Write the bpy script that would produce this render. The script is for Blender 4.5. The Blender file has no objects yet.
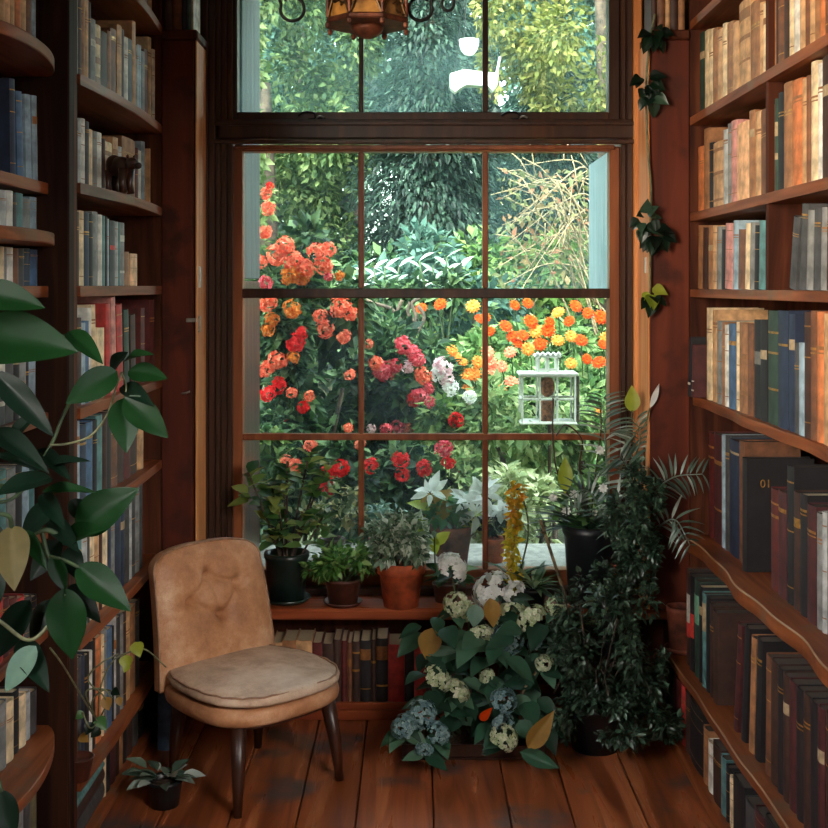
import bpy, math, random
import numpy as np
from mathutils import Vector, Matrix, Euler

# ------------------------------------------------------------------ camera, world, lights, exposure
S = bpy.context.scene
COL = S.collection
random.seed(11)
RNG = np.random.default_rng(11)
F = 1200.0                 # focal length in pixels of the 828 px frame
EYE = 1.6
cam_data = bpy.data.cameras.new('camera')
cam = bpy.data.objects.new('camera', cam_data); COL.objects.link(cam)
cam.location = (0, 0, EYE); cam.rotation_euler = (math.pi / 2, 0, 0)
cam_data.sensor_width = 36; cam_data.lens = F / 828 * 36
cam_data.shift_x = -2 / 828; cam_data.shift_y = -128 / 828
cam_data.clip_start = 0.02; cam_data.clip_end = 200
S.camera = cam
S.view_settings.view_transform = 'Standard'; S.view_settings.look = 'None'
S.view_settings.gamma = 1; S.view_settings.use_curve_mapping = False
S.view_settings.exposure = 0.0
S.cycles.use_denoising = True
S.cycles.max_bounces = 8; S.cycles.diffuse_bounces = 4; S.cycles.transparent_max_bounces = 16
S.cycles.sample_clamp_indirect = 6

world = bpy.data.worlds.new('sky'); S.world = world; world.use_nodes = True
wn = world.node_tree.nodes; wl = world.node_tree.links
bg = wn['Background']
sky = wn.new('ShaderNodeTexSky'); sky.sky_type = 'NISHITA'; sky.sun_disc = False
sky.sun_elevation = math.radians(48); sky.sun_rotation = math.radians(200); sky.air_density = 1.2; sky.dust_density = 3.0
hs = wn.new('ShaderNodeHueSaturation'); hs.inputs['Saturation'].default_value = 0.42; wl.new(sky.outputs[0], hs.inputs['Color']); wl.new(hs.outputs[0], bg.inputs['Color']); bg.inputs['Strength'].default_value = 3.0

def light(name, kind, loc, target, energy, color, **kw):
    d = bpy.data.lights.new(name, kind); d.energy = energy; d.color = color
    for k, v in kw.items(): setattr(d, k, v)
    o = bpy.data.objects.new(name, d); COL.objects.link(o); o.location = loc
    o.rotation_euler = (Vector(target) - Vector(loc)).to_track_quat('-Z', 'Y').to_euler()
    return o
light('sun', 'SUN', (6.5, 5.6, 11), (0.0, 7.0, 0), 5.2, (1.0, 0.95, 0.86), angle=math.radians(6))
# added lamp behind the camera on the left, warms the upper right shelves
light('left_fill_light', 'AREA', (-1.36, 0.75, 2.1), (1.05, 3.7, 2.25), 22, (1.0, 0.84, 0.66), shape='RECTANGLE', size=1.3, size_y=1.3, spread=math.radians(58))
# added fill lamp at the right wall, brightens the chair and left books
light('right_fill_light', 'AREA', (1.36, 0.75, 2.1), (-.5, 3.95, .45), 4.6, (1.0, 0.86, 0.70), shape='RECTANGLE', size=1.3, size_y=1.3, spread=math.radians(40))

# ------------------------------------------------------------------ helpers
def P(px, py, Y):
    """the point at distance Y that the photograph shows at pixel (px, py)"""
    return Vector(((px - 416) * Y / F, Y, EYE - (py - 286) * Y / F))
def Z(py, Y): return EYE - (py - 286) * Y / F
def X(px, Y): return (px - 416) * Y / F
def lin(c):
    return tuple(((v / 255) / 12.92 if v <= 10 else (((v / 255) + 0.055) / 1.055) ** 2.4) for v in c[:3]) + (1,)

class MB:
    """collects geometry, then links it as one mesh object"""
    def __init__(self): self.v = []; self.f = []; self.m = []
    def add(self, vs, fs, mi=0):
        b = len(self.v); self.v.extend([tuple(p) for p in vs])
        for f in fs: self.f.append(tuple(i + b for i in f)); self.m.append(mi)
        return self
    def box(self, c, s, ch=0.0, mat=None, mi=0):
        hx, hy, hz = s[0] / 2, s[1] / 2, s[2] / 2
        c = Vector(c); ch = min(ch, hx * .9, hy * .9, hz * .9)
        if ch <= 0:
            vs = [Vector((x * hx, y * hy, z * hz)) for x in (-1, 1) for y in (-1, 1) for z in (-1, 1)]
            fs = [(0, 1, 3, 2), (4, 6, 7, 5), (0, 4, 5, 1), (2, 3, 7, 6), (0, 2, 6, 4), (1, 5, 7, 3)]
        else:
            vs = []; idx = {}
            for x in (-1, 1):
                for y in (-1, 1):
                    for z in (-1, 1):
                        for a in range(3):
                            k = [hx - ch, hy - ch, hz - ch]; k[a] = (hx, hy, hz)[a]
                            idx[(x, y, z, a)] = len(vs); vs.append(Vector((x * k[0], y * k[1], z * k[2])))
            fs = []
            for a in range(3):
                b, d = (a + 1) % 3, (a + 2) % 3
                for s_ in (-1, 1):
                    q = []
                    for (u, w) in ((-1, -1), (1, -1), (1, 1), (-1, 1)):
                        k = [0, 0, 0]; k[a] = s_; k[b] = u; k[d] = w; q.append(idx[(*k, a)])
                    fs.append(tuple(q if s_ > 0 else q[::-1]))
                for u in (-1, 1):
                    for w in (-1, 1):
                        k0 = [0, 0, 0]; k0[a] = -1; k0[b] = u; k0[d] = w; k1 = list(k0); k1[a] = 1
                        q = [idx[(*k0, b)], idx[(*k1, b)], idx[(*k1, d)], idx[(*k0, d)]]
                        fs.append(tuple(q if u * w < 0 else q[::-1]))
            for x in (-1, 1):
                for y in (-1, 1):
                    for z in (-1, 1):
                        q = [idx[(x, y, z, a)] for a in range(3)]
                        fs.append(tuple(q if x * y * z > 0 else q[::-1]))
        if mat is not None: vs = [mat @ v for v in vs]
        return self.add([v + c for v in vs], fs, mi)
    def bx(self, x0, x1, y0, y1, z0, z1, ch=0.0, mi=0):
        return self.box(((x0 + x1) / 2, (y0 + y1) / 2, (z0 + z1) / 2), (abs(x1 - x0), abs(y1 - y0), abs(z1 - z0)), ch, None, mi)
    def tube(self, pts, r, n=8, caps=True, mi=0):
        pts = [Vector(p) for p in pts]; k = len(pts)
        rs = r if isinstance(r, (list, tuple)) else [r] * k
        vs = []; fs = []; up = None
        for i, p in enumerate(pts):
            t = (pts[min(i + 1, k - 1)] - pts[max(i - 1, 0)])
            t = t.normalized() if t.length > 1e-9 else Vector((0, 0, 1))
            if up is None: up = t.orthogonal().normalized()
            up = (up - t * up.dot(t)); up = up.normalized() if up.length > 1e-6 else t.orthogonal().normalized()
            w = t.cross(up)
            for j in range(n):
                a = 2 * math.pi * j / n; vs.append(p + (up * math.cos(a) + w * math.sin(a)) * rs[i])
        for i in range(k - 1):
            for j in range(n):
                a, b = i * n + j, i * n + (j + 1) % n
                fs.append((a, b, b + n, a + n))
        if caps: fs.append(tuple(range(n))[::-1]); fs.append(tuple(range((k - 1) * n, k * n)))
        return self.add(vs, fs, mi)
    def lathe(self, prof, c=(0, 0, 0), n=24, mi=0, close=False):
        c = Vector(c); vs = []; fs = []; k = len(prof)
        for (r, z) in prof:
            for j in range(n):
                a = 2 * math.pi * j / n; vs.append(c + Vector((r * math.cos(a), r * math.sin(a), z)))
        for i in range(k - 1):
            for j in range(n):
                a, b = i * n + j, i * n + (j + 1) % n
                fs.append((a, b, b + n, a + n))
        if prof[0][0] > 1e-5: fs.append(tuple(range(n))[::-1])
        if prof[-1][0] > 1e-5: fs.append(tuple(range((k - 1) * n, k * n)))
        return self.add(vs, fs, mi)
    def prism(self, outline, z0, z1, ch=0.0, mi=0):
        """an outline in x, y raised from z0 to z1 with a small bevel on its upper and lower rim"""
        n = len(outline); cx = sum(p[0] for p in outline) / n; cy = sum(p[1] for p in outline) / n
        def ring(z, o):
            r = []
            for (x, y) in outline:
                d = Vector((x - cx, y - cy)); L = d.length or 1; d = d * (1 - o / L); r.append((cx + d.x, cy + d.y, z))
            return r
        rings = [ring(z0, ch), ring(z0 + ch, 0), ring(z1 - ch, 0), ring(z1, ch)] if ch else [ring(z0, 0), ring(z1, 0)]
        vs = [p for r in rings for p in r]; fs = []
        for i in range(len(rings) - 1):
            for j in range(n):
                a, b = i * n + j, i * n + (j + 1) % n; fs.append((a, b, b + n, a + n))
        fs.append(tuple(range(n))[::-1]); fs.append(tuple(range((len(rings) - 1) * n, len(rings) * n)))
        return self.add(vs, fs, mi)
    def ell(self, c, r, nu=16, nv=10, jit=0.0, mi=0):
        c = Vector(c); vs = []; fs = []
        for i in range(nv + 1):
            th = math.pi * i / nv
            for j in range(nu):
                ph = 2 * math.pi * j / nu
                k = 1 + jit * math.sin(3 * ph + 5 * th) * math.sin(th)
                vs.append(c + Vector((r[0] * k * math.sin(th) * math.cos(ph), r[1] * k * math.sin(th) * math.sin(ph), r[2] * k * math.cos(th))))
        for i in range(nv):
            for j in range(nu):
                a, b = i * nu + j, i * nu + (j + 1) % nu; fs.append((a, a + nu, b + nu, b))
        return self.add(vs, fs, mi)
    def mesh(self, name, mats, smooth=False):
        me = bpy.data.meshes.new(name); me.from_pydata(self.v, [], self.f)
        for m in (mats if isinstance(mats, (list, tuple)) else [mats]): me.materials.append(m)
        if any(self.m): me.polygons.foreach_set('material_index', self.m)
        if smooth: me.polygons.foreach_set('use_smooth', [True] * len(self.f))
        me.update(); return me
    def build(self, name, mats, parent=None, smooth=False, loc=None):
        return link(name, self.mesh(name, mats, smooth), parent, loc)

def link(name, me, parent=None, loc=None):
    o = bpy.data.objects.new(name, me); COL.objects.link(o)
    if parent is not None: o.parent = parent
    if loc is not None: o.location = loc
    return o
def tag(o, label=None, cat=None, group=None, kind=None):
    if label: o['label'] = label
    if cat: o['category'] = cat
    if group: o['group'] = group
    if kind: o['kind'] = kind
    return o
def thing(name, label, cat, loc=(0, 0, 0), rz=0.0, group=None):
    o = bpy.data.objects.new(name, None); COL.objects.link(o); o.empty_display_size = 0.05
    o.location = loc; o.rotation_euler = (0, 0, rz)
    return tag(o, label, cat, group)
def struct(name, mb, mat, parent=None, smooth=False):
    o = mb.build(name, mat, parent, smooth)
    if parent is None: o['kind'] = 'structure'
    return o

# leaves -------------------------------------------------------------------------------------------
def leaf_shape(n=4, w=0.5, peak=0.42, fold=0.18, curl=0.25, across=1, pinch=1.0, wave=0.0):
    """one leaf along +y, length 1; a folded, curled blade"""
    vs = []; fs = []; m = 2 * across + 1
    for i in range(n + 1):
        t = i / n
        ww = w * 0.5 * (math.sin(math.pi * (t ** (math.log(0.5) / math.log(peak)))) ** pinch if 0 < t < 1 else 0.02)
        for j in range(m):
            s = (j - across) / across
            vs.append((s * ww, t - 0.06 * abs(s) * ww, fold * abs(s) * ww * 2 - curl * t * t + wave * math.sin(9 * t + 2 * s) * abs(s) * ww))
    for i in range(n):
        for j in range(m - 1):
            a = i * m + j; fs.append((a, a + 1, a + 1 + m, a + m))
    return np.array(vs), fs
def unit(a): return a / np.maximum(np.linalg.norm(a, axis=-1, keepdims=True), 1e-9)
def scatter(mb, shape, pos, dirs, norm, size, mi=0, widen=None):
    """places copies of a leaf shape; all arrays have one row per leaf"""
    V, fs = shape; pos = np.asarray(pos, float); dirs = unit(np.asarray(dirs, float)); norm = np.asarray(norm, float)
    side = unit(np.cross(dirs, norm) + 1e-6); nn = np.cross(side, dirs)
    size = np.broadcast_to(np.asarray(size, float), (len(pos),))
    wd = np.ones(len(pos)) if widen is None else np.asarray(widen)
    out = pos[:, None, :] + size[:, None, None] * (V[None, :, 0:1] * (side * wd[:, None])[:, None, :] + V[None, :, 1:2] * dirs[:, None, :] + V[None, :, 2:3] * nn[:, None, :])
    b = len(mb.v); k = len(V)
    mb.v.extend(map(tuple, out.reshape(-1, 3)))
    for i in range(len(pos)):
        o = b + i * k
        for f in fs: mb.f.append(tuple(j + o for j in f)); mb.m.append(mi)
def rvec(n): return unit(RNG.normal(size=(n, 3)))
def clumps(c, r, k, n, cr, hemi=-0.4):
    """leaf positions on k round clumps that sit over an ellipsoid"""
    c = np.array(c, float); r = np.array(r, float)
    cd = rvec(k * 3); cd = cd[cd[:, 2] > hemi][:k]
    if len(cd) < 1: cd = rvec(k)
    cc = c + cd * r * RNG.uniform(0.55, 0.95, (len(cd), 1))
    idx = RNG.integers(0, len(cd), n); d = rvec(n); d = unit(d + 0.5 * cd[idx])
    pos = cc[idx] + d * cr * RNG.uniform(0.55, 1.08, (n, 1)) * (r / r.max())
    return pos, d
def bush(mb, shape, c, r, k, n, cr, size, droop=0.3, up=0.6, hemi=-0.4, mi=0):
    pos, d = clumps(c, r, k, n, cr, hemi)
    dr = d + 0.6 * rvec(n) + np.array([0, 0, -droop])
    nm = d + up * np.array([0, 0, 1]) + 0.5 * rvec(n)
    scatter(mb, shape, pos, dr, nm, size * RNG.uniform(0.65, 1.25, n), mi)
def spline(pts, n=16):
    pts = [Vector(p) for p in pts]; out = []
    q = [pts[0] * 2 - pts[1]] + pts + [pts[-1] * 2 - pts[-2]]
    for i in range(1, len(q) - 2):
        for s in range(n if i < len(q) - 3 else n + 1):
            t = s / n; a, b, c, d = q[i - 1], q[i], q[i + 1], q[i + 2]
            out.append(0.5 * ((2 * b) + (c - a) * t + (2 * a - 5 * b + 4 * c - d) * t * t + (3 * b - a - 3 * c + d) * t ** 3))
    return out
LEAF_FAR = leaf_shape(2, 0.55, 0.45, 0.2, 0.2)
LEAF_MID = leaf_shape(3, 0.55, 0.42, 0.2, 0.28)
LEAF_NARROW = leaf_shape(4, 0.20, 0.4, 0.25, 0.35)
LEAF_STRAP = leaf_shape(8, 0.10, 0.35, 0.3, 0.6)
LEAF_OVAL = leaf_shape(4, 0.62, 0.45, 0.18, 0.2)
LEAF_HEART = leaf_shape(6, 0.8, 0.33, 0.16, 0.25, 2)

# ------------------------------------------------------------------ materials
def new_mat(name):
    m = bpy.data.materials.new(name); m.use_nodes = True
    nt = m.node_tree; b = nt.nodes['Principled BSDF']; return m, nt, b
def N(nt, t, **kw):
    n = nt.nodes.new(t)
    for k, v in kw.items():
        if k in n.inputs: n.inputs[k].default_value = v
        else: setattr(n, k, v)
    return n
def ramp(nt, stops):
    r = nt.nodes.new('ShaderNodeValToRGB'); e = r.color_ramp.elements
    while len(e) < len(stops): e.new(0.5)
    for i, (p, c) in enumerate(stops): e[i].position = p; e[i].color = lin(c) if max(c) > 1.5 or True else c
    return r
def wood(name, c1, c2, c3, axis='z', scale=1.0, rough=0.42, wear=None, bump=0.15, spec=0.5, vary=0.0, wscale=6, wlim=(.56, .68)):
    m, nt, b = new_mat(name); L = nt.links
    tc = N(nt, 'ShaderNodeTexCoord'); mp = N(nt, 'ShaderNodeMapping')
    sc = {'x': (0.7, 9, 9), 'y': (9, 0.7, 9), 'z': (9, 9, 0.7)}[axis]
    mp.inputs['Scale'].default_value = tuple(s * scale for s in sc)
    L.new(tc.outputs['Object'], mp.inputs['Vector'])
    gi = N(nt, 'ShaderNodeNewGeometry'); ad = N(nt, 'ShaderNodeVectorMath', operation='MULTIPLY_ADD')
    L.new(mp.outputs[0], ad.inputs[0]); ad.inputs[1].default_value = (1, 1, 1)
    ml = N(nt, 'ShaderNodeMath', operation='MULTIPLY'); ml.inputs[1].default_value = 37.0
    L.new(gi.outputs['Random Per Island'], ml.inputs[0]); L.new(ml.outputs[0], ad.inputs[2])
    n1 = N(nt, 'ShaderNodeTexNoise'); n1.inputs['Scale'].default_value = 2.2; n1.inputs['Detail'].default_value = 7; n1.inputs['Distortion'].default_value = 0.9
    L.new(ad.outputs[0], n1.inputs['Vector'])
    r = ramp(nt, [(0.28, c1), (0.52, c2), (0.75, c3)]); L.new(n1.outputs['Fac'], r.inputs['Fac'])
    out = r.outputs['Color']
    if vary:
        hv = N(nt, 'ShaderNodeHueSaturation'); mr = N(nt, 'ShaderNodeMapRange'); L.new(gi.outputs['Random Per Island'], mr.inputs['Value'])
        mr.inputs['To Min'].default_value = 1 - vary; mr.inputs['To Max'].default_value = 1 + vary
        L.new(mr.outputs[0], hv.inputs['Value']); L.new(out, hv.inputs['Color']); out = hv.outputs['Color']
    if wear:
        n2 = N(nt, 'ShaderNodeTexNoise'); n2.inputs['Scale'].default_value = wscale; n2.inputs['Detail'].default_value = 8
        L.new(tc.outputs['Object'], n2.inputs['Vector'])
        r2 = ramp(nt, [(wlim[0], (0, 0, 0)), (wlim[1], (255, 255, 255))]); L.new(n2.outputs['Fac'], r2.inputs['Fac'])
        mx = N(nt, 'ShaderNodeMix', data_type='RGBA'); L.new(r2.outputs['Color'], mx.inputs['Factor'])
        L.new(out, mx.inputs[6]); mx.inputs[7].default_value = lin(wear); out = mx.outputs[2]
    L.new(out, b.inputs['Base Color'])
    rr = N(nt, 'ShaderNodeMapRange'); L.new(n1.outputs['Fac'], rr.inputs['Value']); rr.inputs['To Min'].default_value = rough + 0.12; rr.inputs['To Max'].default_value = rough - 0.08
    L.new(rr.outputs[0], b.inputs['Roughness']); b.inputs['Specular IOR Level'].default_value = spec
    bp = N(nt, 'ShaderNodeBump'); bp.inputs['Strength'].default_value = bump; bp.inputs['Distance'].default_value = 0.004
    L.new(n1.outputs['Fac'], bp.inputs['Height']); L.new(bp.outputs[0], b.inputs['Normal'])
    return m
def plain(name, c, rough=0.6, metal=0.0, var=0.12, scale=40, bump=0.0, c2=None, spec=0.5):
    m, nt, b = new_mat(name); L = nt.links
    tc = N(nt, 'ShaderNodeTexCoord'); n1 = N(nt, 'ShaderNodeTexNoise'); n1.inputs['Scale'].default_value = scale; n1.inputs['Detail'].default_value = 5
    L.new(tc.outputs['Object'], n1.inputs['Vector'])
    d = c2 or tuple(max(0, v * (1 - var)) for v in c); e = c if c2 else tuple(min(255, v * (1 + var)) for v in c)
    r = ramp(nt, [(0.35, d), (0.65, e)]); L.new(n1.outputs['Fac'], r.inputs['Fac']); L.new(r.outputs['Color'], b.inputs['Base Color'])
    b.inputs['Roughness'].default_value = rough; b.inputs['Metallic'].default_value = metal; b.inputs['Specular IOR Level'].default_value = spec
    if bump:
        bp = N(nt, 'ShaderNodeBump'); bp.inputs['Strength'].default_value = bump; bp.inputs['Distance'].default_value = 0.002
        L.new(n1.outputs['Fac'], bp.inputs['Height']); L.new(bp.outputs[0], b.inputs['Normal'])
    return m
def leafmat(name, c1, c2, c3=None, rough=0.42, tr=0.35, spec=0.45, k=1.0):
    """three leaf colours, one per leaf at random; light passes through the blade"""
    m, nt, b = new_mat(name); L = nt.links
    g = N(nt, 'ShaderNodeNewGeometry')
    spec = min(spec, .25) if k < 1 else spec
    c1, c2, c3 = [tuple(v * k for v in c) for c in (c1, c2, c3 or c2)]
    r = ramp(nt, [(0.05, c1), (0.55, c2), (0.95, c3)]); L.new(g.outputs['Random Per Island'], r.inputs['Fac'])
    tc = N(nt, 'ShaderNodeTexCoord'); n1 = N(nt, 'ShaderNodeTexNoise'); n1.inputs['Scale'].default_value = 30; L.new(tc.outputs['Object'], n1.inputs['Vector'])
    hv = N(nt, 'ShaderNodeHueSaturation'); mr = N(nt, 'ShaderNodeMapRange'); L.new(n1.outputs['Fac'], mr.inputs['Value'])
    mr.inputs['To Min'].default_value = 0.75; mr.inputs['To Max'].default_value = 1.25
    L.new(mr.outputs[0], hv.inputs['Value']); L.new(r.outputs['Color'], hv.inputs['Color'])
    L.new(hv.outputs[0], b.inputs['Base Color']); b.inputs['Roughness'].default_value = rough; b.inputs['Specular IOR Level'].default_value = spec
    t = N(nt, 'ShaderNodeBsdfTranslucent'); L.new(hv.outputs[0], t.inputs['Color'])
    mx = N(nt, 'ShaderNodeMixShader'); mx.inputs[0].default_value = tr
    L.new(b.outputs[0], mx.inputs[1]); L.new(t.outputs[0], mx.inputs[2]); L.new(mx.outputs[0], nt.nodes['Material Output'].inputs['Surface'])
    return m
def glassmat(name, haze=0.03, tint=(235, 245, 240), hscale=8, hcol=(190, 220, 215)):
    m, nt, b = new_mat(name); L = nt.links
    t = N(nt, 'ShaderNodeBsdfTransparent'); t.inputs['Color'].default_value = lin(tint)
    gl = N(nt, 'ShaderNodeBsdfGlossy'); gl.inputs['Roughness'].default_value = 0.03
    fr = N(nt, 'ShaderNodeFresnel'); fr.inputs['IOR'].default_value = 1.3
    mx = N(nt, 'ShaderNodeMixShader'); L.new(fr.outputs[0], mx.inputs[0]); L.new(t.outputs[0], mx.inputs[1]); L.new(gl.outputs[0], mx.inputs[2])
    tl = N(nt, 'ShaderNodeBsdfTranslucent'); tl.inputs['Color'].default_value = lin(hcol)
    tc = N(nt, 'ShaderNodeTexCoord'); n1 = N(nt, 'ShaderNodeTexNoise'); n1.inputs['Scale'].default_value = hscale; n1.inputs['Detail'].default_value = 8
    L.new(tc.outputs['Object'], n1.inputs['Vector'])
    mr = N(nt, 'ShaderNodeMapRange'); L.new(n1.outputs['Fac'], mr.inputs['Value']); mr.inputs['From Min'].default_value = 0.35; mr.inputs['From Max'].default_value = 0.75
    mr.inputs['To Min'].default_value = haze * 0.4; mr.inputs['To Max'].default_value = haze * 2
    m2 = N(nt, 'ShaderNodeMixShader'); L.new(mr.outputs[0], m2.inputs[0]); L.new(mx.outputs[0], m2.inputs[1]); L.new(tl.outputs[0], m2.inputs[2])
    L.new(m2.outputs[0], nt.nodes['Material Output'].inputs['Surface'])
    return m

W_CASE = wood('bookcase_wood', (40, 20, 14), (74, 38, 24), (104, 58, 36), 'z', 1.0, 0.6, spec=.12)
W_SHELF = wood('shelf_wood', (84, 43, 23), (128, 68, 36), (164, 96, 54), 'y', 1.0, 0.45, wear=(112, 80, 58), spec=.25)
W_RED = wood('red_wood', (58, 23, 15), (88, 37, 22), (112, 52, 31), 'z', 0.6, 0.45, wear=(62, 26, 18), bump=0.06, spec=.3)
W_FRAME = wood('window_frame_wood', (40, 25, 19), (62, 39, 28), (84, 54, 38), 'z', 0.8, 0.34)
W_SASH = wood('sash_wood', (104, 54, 30), (136, 76, 44), (168, 102, 62), 'z', 0.8, 0.35)
W_LIT_SIDE = wood('window_lit_wood', (186, 112, 60), (216, 142, 84), (230, 168, 112), 'z', 0.8, 0.34, bump=.05)  # window light on the inner side faces is put into this paler colour
W_LEDGE = wood('ledge_wood', (104, 44, 24), (142, 68, 38), (172, 92, 54), 'x', 0.8, 0.28)
W_FLOOR = wood('floor_wood', (92, 45, 25), (150, 82, 46), (188, 116, 72), 'y', 0.9, 0.27, wear=(74, 66, 66), vary=0.25, wscale=3.2, wlim=(.56, .66), bump=.3)
W_DARK = wood('dark_leg_wood', (34, 17, 11), (58, 30, 19), (80, 44, 28), 'z', 1.5, 0.32)
PLASTER = plain('plaster', (120, 104, 88), 0.85, scale=12, bump=0.1)
CEIL = plain('ceiling_paint', (150, 138, 122), 0.9, scale=10)
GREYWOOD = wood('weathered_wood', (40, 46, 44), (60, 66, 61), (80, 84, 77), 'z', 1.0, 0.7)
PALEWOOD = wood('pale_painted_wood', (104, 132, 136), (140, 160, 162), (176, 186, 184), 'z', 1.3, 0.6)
IRON = plain('black_iron', (22, 20, 20), 0.45, 0.6, scale=60)
BRASS = plain('aged_brass', (84, 62, 38), 0.4, 0.85, 0.3, 30, 0.2)
COPPER = plain('dull_copper', (96, 54, 36), 0.5, 0.6, 0.3, 30, 0.2)
AMBER_LIT = plain('lit_amber_glass', (150, 104, 50), 0.25, 0.0, 0.25, 25)
WHITE = plain('white_paint', (206, 208, 198), 0.5, 0.0, 0.05)
STEEL = plain('pale_metal', (176, 172, 162), 0.35, 0.7)
TERRA = plain('terracotta', (196, 92, 50), 0.75, 0.0, 0.18, 18, 0.15)
TERRA_OLD = plain('old_terracotta', (120, 62, 42), 0.8, 0.0, 0.3, 14, 0.2)
POTGREEN = plain('dark_green_glaze', (26, 40, 36), 0.3, 0.0, 0.2, 20)
POTBLACK = plain('black_pot', (22, 26, 30), 0.4, 0.0, 0.15, 20)
POTBROWN = plain('dark_brown_pot', (74, 38, 26), 0.5, 0.0, 0.25, 16)
SOIL = plain('soil', (60, 46, 36), 0.95, 0.0, 0.5, 90, 0.6)
STEM = plain('green_stem', (50, 66, 36), 0.6, 0.0, 0.2)
STEM_PALE = plain('pale_stem', (96, 98, 68), 0.6, 0.0, 0.2)
BARK = plain('bark', (66, 54, 44), 0.9, 0.0, 0.35, 20, 0.5)
TWIG = plain('dry_twig', (112, 96, 70), 0.85, 0.0, 0.25, 30)
GLASS = glassmat('window_glass', 0.012)
GLASS_HAZY = glassmat('misted_glass', 0.065, hscale=5, hcol=(170, 214, 206))

# ------------------------------------------------------------------ the room
YW = 4.68                              # plane of the garden window
CEIL_Z = 3.12
seams = [-1.40, -1.19, -0.98, -0.77, -0.56, -0.357, -0.18, 0.053, 0.283, 0.472, 0.69, 0.90, 1.12, 1.40]
m = MB()
for i in range(len(seams) - 1):
    y = -2.2
    while y < 4.7:
        L_ = random.uniform(1.6, 2.6); y1 = min(y + L_, 4.72)
        if 4.72 - y1 < 0.5: y1 = 4.72
        m.bx(seams[i] + .002, seams[i + 1] - .002, y + .001, y1 - .001, -.03, 0.0, 0.0025); y = y1
fl = struct('floor', m, W_FLOOR)
m = MB(); m.bx(-1.5, 1.5, -2.3, 5.2, -.12, -.031); struct('floor_slab', m, plain('dark_gap', (22, 14, 10), 0.9))
m = MB(); m.bx(-1.5, 1.5, -2.3, 5.2, CEIL_Z, CEIL_Z + .12); struct('ceiling', m, CEIL)
# far wall around the two sashes
wx0, wx1, wz0, wz1 = -.80, .855, .44, 2.95
m = MB(); m.bx(-1.5, wx0, 4.66, 5.16, -.1, CEIL_Z); m.bx(wx1, 1.5, 4.66, 5.16, -.1, CEIL_Z)
m.bx(wx0, wx1, 4.66, 5.16, wz1, CEIL_Z); m.bx(wx0, wx1, 4.74, 5.16, -.1, wz0 - .06); struct('wall_far', m, PLASTER)
m = MB(); m.bx(1.38, 1.5, 1.45, 4.66, -.1, CEIL_Z); m.bx(1.38, 1.5, -2.3, 0.05, -.1, CEIL_Z)
m.bx(1.38, 1.5, 0.05, 1.45, -.1, 1.4); m.bx(1.38, 1.5, 0.05, 1.45, 2.8, CEIL_Z); struct('wall_right', m, PLASTER)
m = MB(); m.bx(-1.5, -1.38, 1.45, 4.66, -.1, CEIL_Z); m.bx(-1.5, -1.38, -2.3, 0.05, -.1, CEIL_Z)
m.bx(-1.5, -1.38, 0.05, 1.45, -.1, 1.4); m.bx(-1.5, -1.38, 0.05, 1.45, 2.8, CEIL_Z); struct('wall_left', m, PLASTER)
m = MB(); m.bx(-1.5, 1.5, -2.42, -2.3, -.1, CEIL_Z); struct('wall_back', m, PLASTER)
m = MB()
for y in (.05, 1.41): m.bx(-1.5, -1.37, y, y + .04, 1.4, 2.8, .004)
for z in (1.4, 2.08, 2.76): m.bx(-1.5, -1.37, .09, 1.41, z, z + .04, .004)
struct('added_window_left', m, W_FRAME)  # unseen window, added to hold the lamp for the right shelves
m = MB()
for y in (.05, 1.41): m.bx(1.37, 1.5, y, y + .04, 1.4, 2.8, .004)
for z in (1.4, 2.08, 2.76): m.bx(1.37, 1.5, .09, 1.41, z, z + .04, .004)
struct('added_window_right', m, W_FRAME)  # unseen window, added as a frame for the fill lamp

# window_1: the big lower sash of three by three panes; window_2: the transom over it
s1 = 4.68 / F
def wX(px): return X(px, YW)
def wZ(py): return Z(py, YW)
w1 = thing('window_1', None, None, (0, 0, 0)); w1['kind'] = 'structure'
cols = [(243, 358.5), (364, 482.5), (488, 609)]
rows = [(152, 288.5), (298, 433.5), (440, 569)]
gx0, gx1 = wX(240), wX(612)
m = MB()
m.bx(wX(233), wX(243), YW - .02, YW + .05, wZ(586), wZ(147), .004)
m.bx(wX(609), wX(619), YW - .02, YW + .05, wZ(586), wZ(147), .004)
m.bx(wX(243), wX(609), YW - .02, YW + .05, wZ(586), wZ(569), .004)
m.bx(wX(243), wX(609), YW - .02, YW + .05, wZ(152), wZ(146), .003)
m.build('sash', W_SASH, w1)
m = MB(); m.bx(wX(243), wX(609), YW - .022, YW + .035, wZ(298), wZ(288.5), .004); m.build('meeting_rail', W_FRAME, w1)
m = MB(); m.bx(wX(243), wX(609), YW - .012, YW + .02, wZ(440), wZ(433.5), .004); m.build('glazing_bar', W_SASH, w1)
for a, b in ((358.5, 364), (482.5, 488)):
    m = MB()
    for (t, u) in rows: m.bx(wX(a), wX(b), YW - .012, YW + .02, wZ(u), wZ(t), .005)
    m.build('muntin', W_SASH, w1)
for ri, (t, u) in enumerate(rows):
    for ci, (a, b) in enumerate(cols):
        m = MB(); m.bx(wX(a) - .003, wX(b) + .003, YW + .004, YW + .007, wZ(u) - .003, wZ(t) + .003)
        m.build('pane', GLASS_HAZY if (ri == 0 and ci == 2) else GLASS, w1)
w2 = thing('window_2', None, None, (0, 0, 0)); w2['kind'] = 'structure'
TOPZ = 2.88
m = MB()
m.bx(wX(228), wX(238), YW - .03, YW + .05, wZ(122), TOPZ + .04, .006); m.bx(wX(608), wX(619), YW - .03, YW + .05, wZ(122), TOPZ + .04, .006)
m.bx(wX(238), wX(608), YW - .03, YW + .05, wZ(122), wZ(113), .004); m.bx(wX(238), wX(608), YW - .03, YW + .05, TOPZ, TOPZ + .04, .004)
m.build('sash', W_FRAME, w2)
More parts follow.
